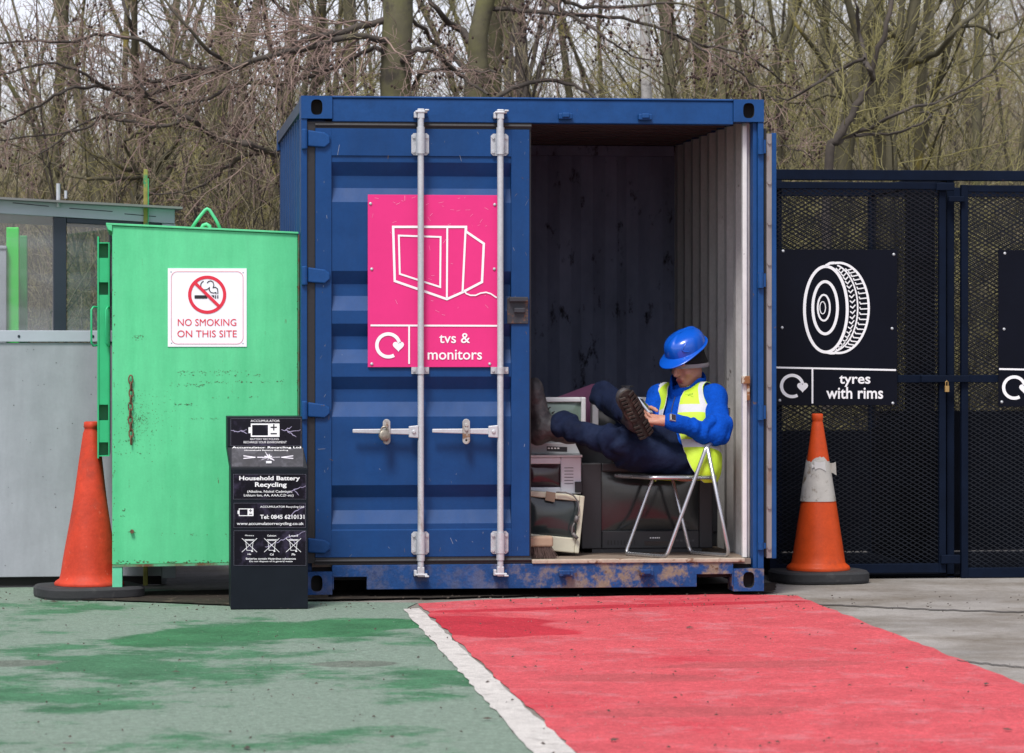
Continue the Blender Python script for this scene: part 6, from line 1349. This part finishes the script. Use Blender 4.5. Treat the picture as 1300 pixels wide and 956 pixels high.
special('leaning_tree', 'lichen covered tree with thick leaning trunk right of the container roof', (1078, 7.0), [
    ([(1060, 520), (1070, 240), (1082, 130), (1095, 60), (1110, 0), (1122, -60)], .075, .05, dict(D_y, n=10, yj=.03)),
    ([(1080, 140), (1040, 70), (1010, 30), (1000, -20)], .022, .01, D_y), ([(1098, 55), (1115, 54), (1132, 46), (1150, 20), (1165, -20)], .022, .01, D_y),
    ([(1082, 130), (1050, 120), (1020, 130), (985, 126), (950, 128)], .014, .005, D_y)], bark_y, twig_o, 0, 9)
special('lichen_tree', 'tree with bright yellow lichen on its low branches behind the grey hut', (165, 6.0), [
    ([(172, 620), (170, 300), (172, 240), (178, 225), (150, 210), (120, 195)], .03, .012, D_y), ([(180, 300), (195, 225), (225, 180), (260, 120)], .03, .012, D_y), ([(178, 225), (140, 228), (100, 225), (60, 205), (0, 175)], .016, .006, D_y),
    ([(178, 230), (160, 190), (170, 170), (210, 160)], .014, .005, D_y), ([(175, 250), (200, 240), (228, 190), (236, 160)], .018, .006, D_y)], bark_y, twig_o, 0, 10)
# far wood: nobody could count these stems
rng = np.random.default_rng(77); tws = (Twigs(), Twigs())
for i in range(8200):
    y = 17+32*rng.random()**.75; a, b = span(y); x = rng.uniform(a-1, b+1); z = bank(x, y); L = rng.uniform(1.1, 3.5)*(1+.95*min(1, max(0, (x-(CX+(y+CD)*math.tan(TH)+1.2))/2.5))); K = 6
    P = wander((x, y, z-.05), (rng.normal(0, .22), rng.normal(0, .22), 1), L, K, .12, .02, rng); r = np.linspace(rng.uniform(.004, .011), .002, K); tws[0].add(P, r, 3)
    for j in range(7):
        t = rng.uniform(.12, .97)*(K-1); k = int(t); p = P[k]+(P[k+1]-P[k])*(t-k); C = wander(p, unit(P[k+1]-P[k])+rnd(rng, .6), rng.uniform(.3, 1.2), 4, .2, .03, rng); tws[0].add(C, np.linspace(.0038, .002, 4), 3)
tag(obj_of(tws[0].mesh('distant_thicket', twig_g, (0, 0, 0)), None), kind='stuff')
# ------------------------------------------------------------------ daylight
w = bpy.data.worlds.new('World'); sc.world = w; w.use_nodes = True; nt = w.node_tree; bg = nt.nodes['Background']
SUN_EL, SUN_AZ = math.radians(57), math.radians(205)      # azimuth clockwise from +y: sun behind and left of the camera
sky = node(nt, 'ShaderNodeTexSky', sky_type='NISHITA'); sky.sun_disc = False; sky.sun_elevation = SUN_EL; sky.sun_rotation = SUN_AZ; sky.dust_density = 1.0; sky.air_density = 1.0; sky.ozone_density = 1.0
hs = node(nt, 'ShaderNodeHueSaturation'); hs.inputs['Saturation'].default_value = .32; hs.inputs['Value'].default_value = 1.12; nt.links.new(sky.outputs[0], hs.inputs['Color']); tn = node(nt, 'ShaderNodeMix', data_type='RGBA', blend_type='MULTIPLY'); tn.inputs['Factor'].default_value = 1; tn.inputs[7].default_value = (1.04, 1.0, 1.08, 1); nt.links.new(hs.outputs[0], tn.inputs[6]); nt.links.new(tn.outputs[2], bg.inputs[0]); bg.inputs[1].default_value = .15
sd = bpy.data.lights.new('sun', 'SUN'); sd.energy = 3.7; sd.angle = math.radians(16); sd.color = (1, .965, .92); so = bpy.data.objects.new('sun', sd); COL.objects.link(so)
dirv = V(math.sin(SUN_AZ)*math.cos(SUN_EL), math.cos(SUN_AZ)*math.cos(SUN_EL), math.sin(SUN_EL)); so.rotation_euler = dirv.to_track_quat('Z', 'Y').to_euler()
sc.view_settings.view_transform = 'Standard'; sc.view_settings.look = 'None'; sc.view_settings.exposure = 0; sc.view_settings.gamma = 1
sc.render.engine = 'CYCLES'; sc.cycles.use_denoising = True; sc.cycles.max_bounces = 8; sc.cycles.transparent_max_bounces = 12
